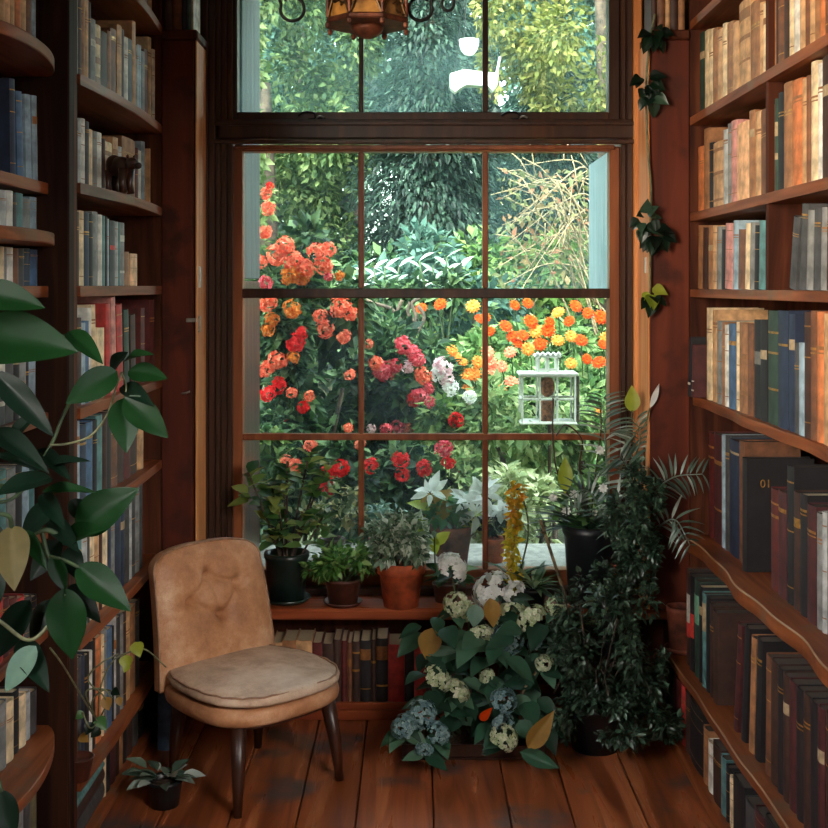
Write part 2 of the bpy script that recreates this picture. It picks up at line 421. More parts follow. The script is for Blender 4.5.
for a, b in ((359, 363.5), (482.5, 488)):
    m = MB(); m.bx(wX(a), wX(b), YW - .015, YW + .02, wZ(113), TOPZ, .005); m.build('muntin', W_FRAME, w2)
for a, b in ((238, 359), (363.5, 482.5), (488, 608)):
    m = MB(); m.bx(wX(a) - .003, wX(b) + .003, YW + .004, YW + .007, wZ(113) - .003, TOPZ + .003); m.build('pane', GLASS_HAZY, w2)
# curled iron window stays on the lower rail of the transom
for px, gr, lb in ((310, 'left', 'curled black iron stay on the transom rail, the one over the left panes'), (513, 'right', 'curled black iron stay on the transom rail, the one over the right panes')):
    t = thing('window_stay', lb, 'window stay', P(px, 117, YW - .033), 0, 'window stays')
    m = MB(); m.bx(-.006, .06, -.004, .004, -.010, -.004, .002); m.build('plate', IRON, t)
    m = MB(); m.tube(spline([(-.045, -.006, .004), (-.025, -.012, .016), (.0, -.014, .017), (.018, -.012, .012), (.022, -.008, -.006)], 8), .0042, 8); m.build('handle', IRON, t)
    m = MB(); m.tube(spline([(.022, -.006, -.006), (.038, -.01, .002), (.055, -.008, -.004)], 6), .0035, 8); m.build('hook', STEEL, t)

# transom bar, casings and reveals
m = MB(); m.bx(wX(214), wX(633), YW - .07, YW + .05, wZ(141), wZ(121.5), .006); m.bx(wX(214), wX(633), YW - .085, YW - .05, wZ(146), wZ(142), .003)
m.bx(wX(216), wX(631), YW - .08, YW - .03, wZ(128), wZ(124), .003); struct('trim_1', m, W_FRAME)
m = MB(); m.bx(wX(236), wX(613), YW - .04, YW + .04, wZ(150.5), wZ(146), .003); struct('trim_2', m, W_SASH)
m = MB()                                    # left casing: stepped mouldings
for (a, b, d) in ((205, 212, .10), (212, 218, .085), (218, 223, .07), (223, 228.5, .06), (228.5, 234, .045)):
    m.bx(wX(a), wX(b), YW - d, YW + .05, .43, 3.0, .004)
struct('trim_3', m, W_FRAME)
m = MB()
for (a, b, d) in ((619, 624, .05), (624, 630, .065)): m.bx(wX(a), wX(b), YW - d, YW + .05, .43, 3.0, .004)
struct('trim_4', m, W_FRAME)
m = MB(); m.bx(wX(630), wX(638), YW - .09, YW + .05, .43, 3.0, .005); struct('trim_5', m, W_LIT_SIDE)
m = MB(); m.bx(wX(200), wX(640), YW - .08, YW + .1, 2.925, 3.1, .006); struct('trim_6', m, W_FRAME)
m = MB(); m.bx(-.72, -.685, YW + .052, 5.26, .44, 1.62, .003); struct('trim_7', m, W_FRAME)
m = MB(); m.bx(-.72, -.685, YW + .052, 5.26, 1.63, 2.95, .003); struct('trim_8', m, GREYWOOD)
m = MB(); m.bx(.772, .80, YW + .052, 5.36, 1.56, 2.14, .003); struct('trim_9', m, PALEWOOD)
m = MB(); m.bx(.832, .853, YW + .052, 5.26, .46, 2.95, .003); struct('trim_10', m, W_FRAME)
m = MB(); m.bx(wx0, wx1, YW + .052, 5.34, .40, .455, .006); struct('windowsill', m, plain('pale_stone', (150, 147, 136), 0.7, scale=30))

# window seat with a low bookcase underneath
t = thing('window_bench', 'low reddish wood window bench with an open book shelf underneath', 'bench', (0, 4.5, 0))
LX0, LX1 = -.925, .985
def loc(m_, name, mat, par=t):
    o = m_.build(name, mat, par); o.location = (0, -par.location.y, 0) if par is t else (0, 0, 0); return o
m = MB(); m.bx(LX0, LX1, 4.405, 4.655, .372, .413, .008); loc(m, 'bench_top', W_LEDGE)
m = MB(); m.bx(-.80, .84, 4.60, 4.655, .413, .44, .004); loc(m, 'back_rail', W_FRAME)
m = MB(); m.bx(LX0, LX1, 4.64, 4.658, 0, .372); loc(m, 'back_panel', W_CASE)
m = MB(); m.bx(LX0, LX1, 4.43, 4.64, .035, .06, .003); loc(m, 'shelf', W_LEDGE)
m = MB(); m.bx(LX0, LX1, 4.42, 4.45, 0, .035, .003); loc(m, 'plinth', W_LEDGE)
for x in (-.905, .965): m = MB(); m.bx(x - .012, x + .012, 4.42, 4.64, .06, .372, .002); loc(m, 'side_panel', W_CASE)

# the two tall narrow cabinets that flank the window
PF = 4.40
def flank(sx, x_out, x_in, lb):
    t = thing('tall_cabinet', lb, 'cabinet', ((x_out + x_in) / 2, 4.5, 0))
    def pt(m_, n, mat): o = m_.build(n, mat, t); o.location = (-(x_out + x_in) / 2, -4.5, 0); return o
    a, b = min(x_out, x_in), max(x_out, x_in)
    ez = .415
    m = MB(); m.bx(a, b, PF + .003, 4.655, ez, 2.50); pt(m, 'body', W_RED)
    m = MB(); m.bx(a, b - .006 if sx < 0 else b, PF - .018, PF + .003, ez, 2.50, .004); pt(m, 'door', W_RED)
    e = x_in + (.006 if sx < 0 else -.006)
    m = MB(); m.bx(min(x_in, e), max(x_in, e), PF - .012, 4.60, ez, 2.50, .004); pt(m, 'side_panel', W_LIT_SIDE)
    m = MB(); m.bx(a - .0, b + .012 if sx < 0 else b, PF - .03, 4.655, 2.50, 2.535, .006); pt(m, 'top', W_CASE)
    m = MB(); m.bx(a + (.012 if sx < 0 else 0) - (.02 if sx > 0 else 0), b - .03, 4.36 + .05, PF + .02, 0.0, .37, .003)
    return t, pt
cabL, ptL = flank(-1, -.93, -.808, 'narrow tall reddish wood cabinet on the left of the window, white switch on its edge')
cabR, ptR = flank(1, 1.0, .856, 'narrow tall reddish wood cabinet right of the window with a vine hanging down it')
m = MB(); m.box((-.801, 4.44, Z(277, 4.42)), (.008, .028, .078), .003); o = ptL(m, 'switch_plate', WHITE); o['label'] = 'white switch plate'
m = MB(); m.box((-.799, 4.42, Z(324, 4.42)), (.012, .022, .062), .004); m.bx(-.838, -.80, PF - .03, PF - .018, Z(322, 4.4), Z(318, 4.4), .002); o = ptL(m, 'latch', STEEL); o['label'] = 'pale metal latch'
m = MB(); m.tube([(-.852, PF - .018, Z(393, 4.4)), (-.852, PF - .034, Z(393, 4.4)), (-.835, PF - .04, Z(392, 4.4)), (-.822, PF - .04, Z(390.5, 4.4))], .0035, 8); o = ptL(m, 'hook', STEEL); o['label'] = 'small pale hook'
m = MB(); m.box((.851, 4.44, Z(265, 4.42)), (.008, .02, .06), .003); o = ptR(m, 'switch_plate', WHITE); o['label'] = 'white plate behind the vine'
m = MB(); m.box((.851, 4.46, Z(457, 4.45)), (.01, .03, .07), .003); o = ptR(m, 'hinge', BRASS); o['label'] = 'brass hinge'

# ------------------------------------------------------------------ bookcases
def shelf_poly(xf, xb, y0, y1, fn=None, n=24):
    """a shelf board seen from above; fn gives how far its front edge stands out at each y"""
    pts = []
    for i in range(n + 1):
        y = y0 + (y1 - y0) * i / n
        pts.append((xf + (fn(y) if fn else 0), y))
    return pts + [(xb, y1), (xb, y0)]
BY0, BY1 = 2.62, 4.38
bcR = thing('bookcase', 'tall dark wood bookcase along the right wall, bottom shelf boards deeper than the rest', 'bookcase', (1.2, 3.5, 0))
def ptR2(m_, n, mat): o = m_.build(n, mat, bcR); o.location = (-1.2, -3.5, 0); return o
m = MB(); m.bx(1.352, 1.375, BY0, BY1 + .02, 0, 3.0); ptR2(m, 'back_panel', W_CASE)
m = MB(); m.bx(1.0, 1.352, BY1, BY1 + .018, .0, 3.0, .002); m.bx(.90, 1.0, BY1 + .005, BY1 + .018, 0, .28, .002); ptR2(m, 'side_panel', W_CASE)
m = MB(); m.bx(.93, 1.352, BY0 - .03, BY0, 0, 3.0, .003); ptR2(m, 'side_panel', W_CASE)
YD = 3.44
m = MB(); m.bx(1.008, 1.352, YD, YD + .022, 1.56, 3.0, .003); ptR2(m, 'upright', W_CASE)
m = MB(); m.bx(1.315, 1.352, YD, YD + .022, .70, 1.18, .003); ptR2(m, 'upright', W_CASE)
W_LIT_EDGE = wood('lit_worn_edge_wood', (128, 88, 58), (160, 120, 86), (186, 150, 116), 'y', 1, .4)  # worn rim whose highlight is put into this pale colour
RZ = {'R1': 2.215, 'R2': 1.865, 'R3': 1.588, 'R4': 1.198, 'R5': .694, 'R6': .285, 'R7': .045}
random.seed(5)
rnd = [random.uniform(0, 6) for _ in range(8)]
def live(amp, k=0):
    return lambda y: amp * (math.sin(7 * y + rnd[k]) + .5 * math.sin(17 * y + rnd[k + 1]))
for key, xf, th, fn in (('R0', 1.0, .03, None), ('R1', 1.0, .03, None), ('R2', 1.0, .03, None), ('R3', 1.0, .028, None), ('R4', 1.015, .032, live(.006, 1)),
                        ('R5', .985, .05, live(.010, 2)), ('R6', .905, .034, live(.003, 3)), ('R7', .885, .045, None)):
    z = RZ.get(key, 2.565)
    m = MB(); m.prism(shelf_poly(xf, 1.35, BY0, BY1 - .001, fn, 40)[::-1], z - th, z, .003); o = ptR2(m, 'shelf', W_SHELF)
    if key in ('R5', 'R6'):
        e_ = MB(); e_.tube([(xf + fn(y) - .0012, y, z - .0035) for y in [BY0 + (BY1 - BY0) * k / 60 for k in range(61)]], .0034, 6); w_ = e_.build('lit_worn_edge', W_LIT_EDGE, o); w_['label'] = 'worn front edge with a painted highlight'

bcL = thing('bookcase', 'tall dark wood bookcase along the left wall with an upright post and rounded shelf ends', 'bookcase', (-1.2, 3.5, 0))
def ptL2(m_, n, mat): o = m_.build(n, mat, bcL); o.location = (1.2, -3.5, 0); return o
m = MB(); m.bx(-1.375, -1.352, 2.55, 4.40, 0, 3.0); ptL2(m, 'back_panel', W_CASE)
m = MB(); m.bx(-1.352, -.93, 4.372, 4.392, 0, 3.0, .002); ptL2(m, 'side_panel', W_CASE)
m = MB(); m.bx(-1.352, -.98, 2.53, 2.55, 0, 3.0, .002); ptL2(m, 'side_panel', W_CASE)
m = MB(); m.bx(-1.352, -.93, 3.215, 3.27, 0, 3.0, .004); ptL2(m, 'post', wood('post_wood', (24, 13, 10), (40, 22, 15), (60, 34, 22), 'z', 1, .6, spec=.1))
m = MB(); m.bx(-.96, -.932, 3.262, 3.306, 0, 3.0, .006); ptL2(m, 'post_facing', W_CASE)
LZ = {'L0': 2.545, 'L1': 2.185, 'L2': 1.885, 'L3': 1.60, 'L4': 1.262, 'L5': .968, 'L6': .625, 'L7': .235, 'L8': .045}
bow = lambda a: (lambda y: a * math.sin(math.pi * min(1, max(0, (y - 3.307) / 1.063))))
for key, a in (('L0', .03), ('L1', .02), ('L2', .028), ('L3', .0), ('L4', .0), ('L5', .012), ('L6', .012), ('L7', .012), ('L8', 0)):
    m = MB(); m.prism(shelf_poly(-.925, -1.35, 3.307, 4.371, bow(a)), LZ[key] - .03, LZ[key], .003); ptL2(m, 'shelf', W_SHELF)
NZ = {'N1': 2.19, 'N2': 1.875, 'N3': 1.735, 'N4': 1.60, 'N5': 1.262, 'N6': .955, 'N7': .69, 'N8': .425, 'N9': .13}
for key in NZ:
    bowed = key in ('N1', 'N3', 'N8')
    def nose(y, b=bowed):
        if not b: return 0
        u = (y - 2.56) / .65; return .085 * math.sin(math.pi * min(1, max(.0, u)) ** .8) ** .6 * 1.0 if 0 < u < 1 else 0
    m = MB(); m.prism(shelf_poly(-.985, -1.35, 2.551, 3.214, nose, 30), NZ[key] - .03, NZ[key], .003); ptL2(m, 'shelf', W_SHELF)

# ------------------------------------------------------------------ books
PAL = dict(tan=(190, 148, 104), crm=(214, 190, 150), wht=(208, 204, 192), grn=(44, 64, 52), brn=(112, 72, 48), drd=(88, 32, 28), red=(172, 52, 46),
           blk=(30, 28, 30), nvy=(38, 48, 68), blu=(72, 100, 130), gry=(122, 122, 118), lgr=(166, 168, 164), tea=(84, 124, 122), org=(192, 114, 66),
           pch=(222, 170, 124), pnk=(192, 132, 122), oli=(104, 98, 70), dgr=(66, 66, 66), dbr=(62, 40, 32), mar=(72, 34, 34), wbr=(150, 104, 68), lbl=(142, 162, 172))
WORD = dict(tan='tan', crm='cream', wht='off-white', grn='dark green', brn='brown', drd='dark red', red='red', blk='black', nvy='navy', blu='blue', gry='grey', lgr='pale grey',
            tea='teal', org='orange-brown', pch='peach', pnk='dusty pink', oli='olive', dgr='charcoal', dbr='dark brown', mar='maroon', wbr='light brown', lbl='pale blue')
CLOTH = {k: plain('book_' + WORD[k].replace(' ', '_').replace('-', '_'), c, 0.62, 0, 0.16, 26, 0.12) for k, c in PAL.items()}
PAGES = {}
m_, nt_, b_ = new_mat('book_pages')
tc_ = N(nt_, 'ShaderNodeTexCoord'); wv = N(nt_, 'ShaderNodeTexWave'); wv.inputs['Scale'].default_value = 160; wv.bands_direction = 'Y'; wv.inputs['Distortion'].default_value = 1.5
nt_.links.new(tc_.outputs['Object'], wv.inputs['Vector']); rp = ramp(nt_, [(0, (168, 148, 116)), (1, (214, 198, 164))]); nt_.links.new(wv.outputs['Fac'], rp.inputs['Fac'])
nt_.links.new(rp.outputs['Color'], b_.inputs['Base Color']); b_.inputs['Roughness'].default_value = 0.9
PAGE = m_
PAGE_DARK = m_.copy(); PAGE_DARK.name = 'dark_book_pages'  # darker page tone, for most books on the low right shelves
for n_ in PAGE_DARK.node_tree.nodes:
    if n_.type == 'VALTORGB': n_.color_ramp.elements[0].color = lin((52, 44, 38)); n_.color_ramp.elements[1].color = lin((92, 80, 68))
GILT = plain('gilt', (168, 124, 60), 0.4, 0.5, 0.2, 60)
PAPER = plain('paper_label', (168, 146, 112), 0.7, 0, 0.1, 60)
LBL = {'gilt': GILT, 'paper': PAPER, 'red': plain('red_label', (196, 60, 50), 0.6), 'wht': plain('white_label', (190, 186, 172), .6), 'gry': plain('grey_label', (110, 108, 100), .6), 'grn': plain('green_label', (110, 160, 130), 0.6), 'dk': plain('dark_label', (40, 32, 28), 0.6), 'org': plain('gilt_brown', (140, 92, 46), 0.5)}
def spine_pts(T, bul, n=6, o=0.0):
    pts = []
    for i in range(n + 1):
        y = T / 2 - T * i / n
        pts.append((bul * (2 * y / T) ** 2 - o, y))
    return pts
def make_book(name, T, H, D, col, label, group, loc, rz, lean=0.0, bands=(), flat=False, pg=None):
    c = min(.0028, T * .16); bul = min(.006, .28 * T)
    sp = spine_pts(T, bul)
    outer = [(D, T / 2)] + [(x, y) for x, y in sp] + [(D, -T / 2)]
    spi = spine_pts(T - 2 * c, bul, o=-c)
    inner = [(D, T / 2 - c)] + spi + [(D, -T / 2 + c)]
    n = len(outer); m = MB()
    vs = [(x, y, 0) for x, y in outer] + [(x, y, H) for x, y in outer] + [(x, y, 0) for x, y in inner] + [(x, y, H) for x, y in inner]
    fs = []
    for i in range(n - 1):
        fs.append((i, i + n, i + 1 + n, i + 1)); fs.append((2 * n + i, 2 * n + i + 1, 3 * n + i + 1, 3 * n + i))
        fs.append((i + n, i + 3 * n, i + 1 + 3 * n, i + 1 + n)); fs.append((i, i + 1, i + 1 + 2 * n, i + 2 * n))
    fs.append((0, 2 * n, 3 * n, n)); fs.append((n - 1, 2 * n - 1, 4 * n - 1, 3 * n - 1)); m.add(vs, fs)
    b = link(name, m.mesh('book_cover', CLOTH[col])); tag(b, label, 'book', group)
    b.location = loc
    R = Matrix.Rotation(rz, 4, 'Z')
    if lean: R = R @ Matrix.Rotation(lean, 4, 'X'); b.location.z += abs(math.sin(lean)) * T / 2
    if flat: R = R @ Matrix.Rotation(math.pi / 2, 4, 'X')
    b.rotation_euler = R.to_euler()
    m = MB(); m.bx(bul + c + .001, D - .004, -(T / 2 - c) * .98, (T / 2 - c) * .98, .003, H - .004); m.build('pages', pg or PAGE, b)
    for (k, a, e) in bands:
        p = spine_pts(T * .96, bul, 6, .0007); vs = [(x, y, H * a) for x, y in p] + [(x, y, H * e) for x, y in p]; q = len(p)
        m = MB(); m.add(vs, [(i, i + q, i + 1 + q, i + 1) for i in range(q - 1)])
        o = m.build('title_label', LBL[k], b)
    return b
ORD = ['', 'first', 'second', 'third', 'fourth', 'fifth', 'sixth', 'seventh', 'eighth', 'ninth', 'tenth', 'eleventh', 'twelfth', 'thirteenth', 'fourteenth', 'fifteenth', 'sixteenth', 'seventeenth',
       'eighteenth', 'nineteenth', 'twentieth', 'twenty-first', 'twenty-second', 'twenty-third', 'twenty-fourth', 'twenty-fifth', 'twenty-sixth', 'twenty-seventh', 'twenty-eighth']
random.seed(21)
def fit(side, xs, px):
    if side == 'L': return px if xs < -.97 else max(76.8, px) if px < 80 else 80 + (px - 80) * .905
    lim = 416 + F * xs / (4.285 if xs == 1.03 else 4.374)
    if px >= 768: return px if xs > 1.04 or xs < 1 or px > 776 else 773 + (px - 768) * .375
    lo = {1.022: 692.5, 1.03: 700, 1.06: 692}.get(xs)
    return px if lo is None or lo > lim else 768 - (768 - px) * (768 - lim) / (768 - lo)
def row(side, xs, z, where, group, items, depth=.17, zmax=None, gap=.0008, jitter=.004):
    """items: (px of the far edge, py of the top or None, colour, options) from the far end forward; each book ends where the next begins"""
    k = 0
    seq = items if side == 'R' else items
    for i, it in enumerate(seq[:-1]):
        px0, top, col = it[0], it[1], it[2]; op = it[3] if len(it) > 3 else {}
        if col is None: continue
        px1 = op.get('to', seq[i + 1][0])
        px0, px1 = fit(side, xs, px0), fit(side, xs, px1)
        ya, yb = F * xs / (px0 - 416), F * xs / (px1 - 416)
        y0, y1 = min(ya, yb), max(ya, yb); T = max(.005, y1 - y0 - gap); y = (y0 + y1) / 2
        nearY = y1 if side == 'L' else y1
        H = (Z(top, y) - z) if top is not None else op.get('h', .24)
        if zmax: H = min(H, zmax - z)
        H = max(.08, H)
        k += 1
        d = op.get('d', depth * random.uniform(.9, 1.05)); jx = random.uniform(0, jitter) + op.get('in', 0)
        lb = '%s %s, %s from the window %s' % (op.get('w', WORD[col]), op.get('n', 'book'), ORD[k], where)
        bands = op.get('b', ())
        if not bands:
            q = random.random(); lt = sum(PAL[col]) > 330
            if q < .34: a = random.uniform(.66, .84); bands = (('org' if lt else 'gilt', a, a + .012), ('org' if lt else 'gilt', a + .03, a + random.uniform(.04, .06)))
            elif q < .55: a = random.uniform(.5, .7); bands = (('org' if lt else 'gilt', .12, .13), ('org' if lt else 'gilt', a, a + .01), ('org' if lt else 'gilt', .88, .892))
            elif q < .64: a = random.uniform(.6, .75); bands = (('paper' if not lt else 'org', a, a + .09),)
        s = 1 if side == 'R' else -1
        make_book('book', T, H, d, col, lb, group, (xs + s * jx, y, z + .0006), 0 if side == 'R' else math.pi, op.get('l', 0) * (1 if side == 'R' else -1), bands, False, PAGE_DARK if side == 'R' and z < .8 and random.random() < .85 else None)
g = lambda *b: {'b': tuple(b)}
XR = 1.022
row('R', XR, RZ['R1'], 'on the right bookcase, second shelf down', 'books on the right bookcase, second shelf down', [
    (694, 33, 'grn'), (699, 31, 'crm'), (704, 30, 'crm'), (708.5, 29, 'wbr'), (713, 30, 'tan'), (718, 24, 'crm'), (722, 23, 'wbr'), (729, 23, 'tan'),
    (735, 1, 'tan', {'b': (('org', .3, .33), ('org', .55, .6), ('org', .78, .9))}), (747, 2, 'wbr'), (757, 3, 'tan'), (760.5, 4, 'crm'), (764.5, None, 'wbr', {'h': .3, 'to': 768}),
    (771, None, 'dbr', {'h': .31}), (776, None, 'brn', {'h': .29}), (782, None, 'dbr', {'h': .31}), (787, None, 'crm', {'h': .3}), (792, None, 'wht', {'h': .28}), (798, None, 'tan', {'h': .3}), (803, None, 'brn', {'h': .27}),
    (807, None, 'tan', {'h': .3}), (812, None, 'wbr', {'h': .3}), (817, None, 'org', {'h': .29}), (822, None, 'brn', {'h': .3}), (828, None, 'tan', {'h': .28}), (840, None, 'dbr', {'h': .3}), (852, 0, 'tan')], zmax=2.525)
row('R', XR, RZ['R2'], 'on the right bookcase, third shelf down', 'books on the right bookcase, third shelf down', [
    (692.5, 147, 'org'), (698.5, 129, 'wbr'), (704, 143, 'blk'), (708, 142, 'tan', g(('org', .1, .14), ('org', .5, .55), ('org', .85, .9))), (719.5, 130, 'lgr'), (724, 124, 'gry'), (727, 121, 'pnk'), (733.5, 123, 'pch'), (746.5, 111, 'wbr'),
    (752, 112, 'tan'), (758.5, 108, 'brn', {'to': 768}),
    (770, 99, 'grn', g(('paper', .35, .42), ('paper', .6, .75))), (776, 93, 'blk'), (781.5, 83, 'wbr'), (790, 80, 'org'), (799.5, 79, 'tan'), (805, 76, 'brn'), (808, 62, 'crm'), (815, 64, 'wht'), (820, 56, 'dbr'), (832, 50, 'blk'), (846, 50, 'tan'), (858, 0, 'tan')], zmax=2.18)
row('R', XR, RZ['R3'], 'on the right bookcase, fourth shelf down', 'books on the right bookcase, fourth shelf down', [
    (692, 226, 'wbr', {'l': .05}), (697.5, 228, 'dbr', {'to': 701.5, 'l': .05}), (703, 226, 'wbr', {'l': .03}), (707.5, 226, 'tan', {'l': .03}), (712, 227, 'gry', {'l': .03}), (716.5, 230, 'blk', {'l': .04}), (720.5, 224, 'pnk', {'l': .05}), (728, 221, 'lbl', {'l': .04}), (733.5, 230, 'brn', {'l': .04}),
    (741, 224, 'crm', {'l': .06}), (746, 223, 'gry', {'l': .06}), (750.5, 226, 'blk', {'l': .06}), (755, 221, 'tea', {'to': 761, 'l': .05}),
    (787, 218, 'dgr', {'to': 793, 'l': .2, 'h': .3}), (797, 205, 'dgr', {'to': 803, 'l': .12}), (804, 211, 'gry', {'l': .08, 'to': 810}), (811, 209, 'dgr', {'l': .06}), (817, 208, 'gry', {'l': .05}), (823, 208, 'dbr', {'l': .04}), (832, 206, 'dgr', {'l': .03}), (842, 0, 'tan')], zmax=1.84)
row('R', 1.03, RZ['R4'], 'on the right bookcase, fifth shelf down', 'books on the right bookcase, fifth shelf down', [
    (700.5, 308, 'crm'), (706, 310, 'tan', {'n': 'tall book'}), (712, 321, 'gry'), (717, 322, 'wbr'), (720, 325, 'wht'), (724, 324, 'blu', g(('gilt', .75, .8))), (732, 322, 'crm'), (735, 323, 'wbr', g(('org', .2, .25), ('org', .6, .66))), (744, 324, 'brn'), (750, 320, 'blk', g(('gry', .55, .68))), (758, 320, 'blk'),
    (765, 311, 'grn', g(('gilt', .3, .32), ('gilt', .62, .64), ('gilt', .8, .82))), (776, 311, 'nvy', g(('gilt', .7, .72))), (786, 314, 'nvy'), (792, 343, 'dgr'), (796, 343, 'lbl'), (802.5, 312, 'dbr'), (808.5, 311, 'brn'), (814, 312, 'org'), (821, 314, 'tan'), (831, 310, 'dbr'), (845, 0, 'tan')], zmax=1.55, depth=.19)
row('R', 1.06, RZ['R5'], 'on the right bookcase, wavy-edged shelf', 'books on the right bookcase, wavy-edged shelf', [
    (692, 433, 'drd', g(('gilt', .76, .78), ('gilt', .86, .88))), (699, 434, 'mar', g(('gilt', .3, .32), ('gilt', .72, .76))), (709, 435, 'lbl'), (712.5, 436, 'dgr'), (717, 440, 'nvy', g(('paper', .88, .9))), (729, 441, 'brn'), (735.5, 459, 'gry'), (740, 460, 'wbr'),
    (742, 458, 'blk', {'n': 'big book marked 01', 'b': (('dk', .1, .11),), 'd': .22, 'in': -.022, 'to': 747}), (768, 489, 'drd', g(('gilt', .72, .75), ('gilt', .85, .87))), (776, 491, 'mar', g(('gilt', .8, .84))), (784, 466, 'blk', {'d': .2}), (791, 492, 'dbr', g(('gilt', .7, .78))), (798, 494, 'blk'), (805, 505, 'mar'), (814, 513, 'gry'), (820, 512, 'lgr'), (824, 511, 'dgr'),
    (832, 505, 'drd'), (843, 505, 'blk'), (860, 0, 'tan')], zmax=1.15, depth=.18)
row('R', .94, RZ['R6'], 'on the deep shelf under the wavy-edged one, right', 'books on the right bookcase, deep shelf under the wavy one', [
    (684.5, 570, 'dbr', g(('wht', .45, .75), ('red', .3, .45))), (688.5, 575, 'blk', g(('red', .35, .6))), (692.5, 580, 'grn', g(('grn', .55, .85))), (697, 586, 'blk'), (700.5, 593, 'tea', g(('paper', .6, .9))), (704, 597, 'blk'), (707.5, 604, 'dbr'), (711.5, 611, 'dbr', {'d': .2, 'to': 716}),
    (732, 619, 'mar', {'l': .15, 'to': 735.5}), (739, 622, 'blk', {'l': .13, 'to': 743}), (747, 634, 'wbr', {'l': .09, 'to': 751}), (752, 636, 'blk', {'l': .08, 'to': 757}), (762, 655, 'brn', {'l': .03}), (768, 660, 'dbr', {'l': .02}), (775, 667, 'blk'), (781, 674, 'dbr'), (787, 681, 'mar'), (794, 688, 'blk'), (801, 694, 'dbr'), (808, 701, 'blk'), (815, 707, 'mar'), (822, 713, 'dbr'), (830, 720, 'blk'), (840, 0, 'tan')], zmax=.64, depth=.22)
row('R', .90, RZ['R7'], 'on the right bookcase, lowest shelf', 'books on the right bookcase, lowest shelf', [
    (663.5, 655, 'dbr'), (667, 659, 'blk'), (671, 664, 'mar'), (674.5, 676, 'drd'), (679, 680, 'red'), (683, 684, 'dbr'), (688, 700, 'blk', {'n': 'thick book'}), (701, 728, 'wbr'), (706, 742, 'wht'), (711, 745, 'dbr'), (719, 757, 'tea'), (724, 766, 'blk'), (727.5, 777, 'crm'), (731, 780, 'blk'), (742, 803, 'dgr'), (752, 812, 'mar'), (762, 822, 'blk'), (775, 0, 'tan')], zmax=.245, depth=.22)
# a flat pile under the tall tan books, a leaning pair at the shelf end, and the books over the cabinets
for i, (yc, col, lb) in enumerate(((3.93, 'wbr', 'light brown book lying flat behind the tan books on the second shelf, right bookcase'),)):
    pass
make_book('book', .026, .215, .15, 'blk', 'black book leaning at the shelf end beside the window, right bookcase', 'books leaning at the shelf end', (.985, 4.35, RZ['R4'] + .002), 0, .12, (('wht', .2, .24),))
make_book('book', .022, .19, .15, 'mar', 'maroon book with white lines leaning at the shelf end, right bookcase', 'books leaning at the shelf end', (.99, 4.312, RZ['R4'] + .002), 0, .10, (('wht', .12, .15), ('wht', .3, .32)))
def run(x0, items, y, z, where, group, rz=math.pi / 2):
    """books side by side along x, spines towards the camera"""
    x = x0
    for k, (T, H, col, b) in enumerate(items):
        make_book('book', T - .001, H, .14, col, '%s book, %s from the left %s' % (WORD[col], ORD[k + 1], where), group, (x + T / 2, y, z + .0006), rz, 0, b); x += T
run(.862, [(.022, .2, 'dbr', ()), (.03, .23, 'brn', (('paper', .5, .6),)), (.018, .21, 'tan', ()), (.03, .25, 'dbr', (('gilt', .6, .63),)), (.024, .22, 'wbr', ())], 4.395, 2.536, 'on top of the cabinet right of the window', 'books on top of the right cabinet')
run(-.925, [(.03, .26, 'dbr', ()), (.036, .24, 'brn', ()), (.02, .28, 'nvy', ()), (.016, .26, 'tea', ()), (.008, .22, 'wht', ())], 4.395, 2.536, 'on top of the cabinet left of the window', 'books on top of the left cabinet')

XL = -.945
row('L', XL, LZ['L0'], 'on the left bookcase, top shelf', 'books on the left bookcase, top shelf', [
    (162, None, 'tan', {'h': .3}), (157, None, 'brn', {'h': .28}), (152, None, 'crm', {'h': .3}), (147, None, 'gry', {'h': .27}), (143, None, 'dbr', {'h': .26}), (138, None, 'wbr', {'h': .3}), (133, None, 'blk', {'h': .25}), (128, None, 'tan', {'h': .25}), (123, None, 'tan')])
row('L', XL, LZ['L1'], 'on the left bookcase, second shelf down', 'books on the left bookcase, second shelf down', [
    (164, 50, 'wht', {'to': 161.5}), (161, 38, 'crm', {'to': 158}), (158, 51, 'brn'), (153.5, 52, 'gry'), (150, 46, 'lbl'), (146, 46, 'lgr'), (143.5, 22, 'tan'), (140, 40, 'dgr'), (135, 38, 'wht', {'to': 131}), (131, 30, 'dbr'), (128, 26, 'tan'), (123, 30, 'brn'), (117, 32, 'wbr', {'to': 113}), (113, 33, 'dbr'), (106, 26, 'crm', {'b': (('org', .1, .2), ('org', .4, .5), ('org', .7, .8))}),
    (100, 20, 'gry', g(('wht', .6, .7))), (94.5, 3, 'dgr'), (92, 0, 'tan'), (88, 0, 'wbr'), (84, 0, 'dbr'), (80, 0, 'gry'), (74, 0, 'tan')], zmax=2.50)
row('L', -.962, LZ['L2'], 'on the left bookcase, third shelf down', 'books on the left bookcase, third shelf down', [
    (164.5, 150, 'tan', {'to': 159}), (153, 142, 'lbl', {'to': 149.5}), (149.5, 151, 'wht'), (145.5, 148, 'drd'), (143, 139, 'wbr', {'n': 'wide book'}), (128.5, 147, 'lgr'), (124, 138, 'tan'), (118.5, 143, 'crm'), (110, 139, 'dbr'), (107, 133, 'wht'), (101, 132, 'gry'), (97, 130, 'crm'), (91.5, 122, 'dgr'), (88, 119, 'wht'), (84, 119, 'lgr'), (80, 120, 'dbr'), (74, 0, 'tan')], zmax=2.145)
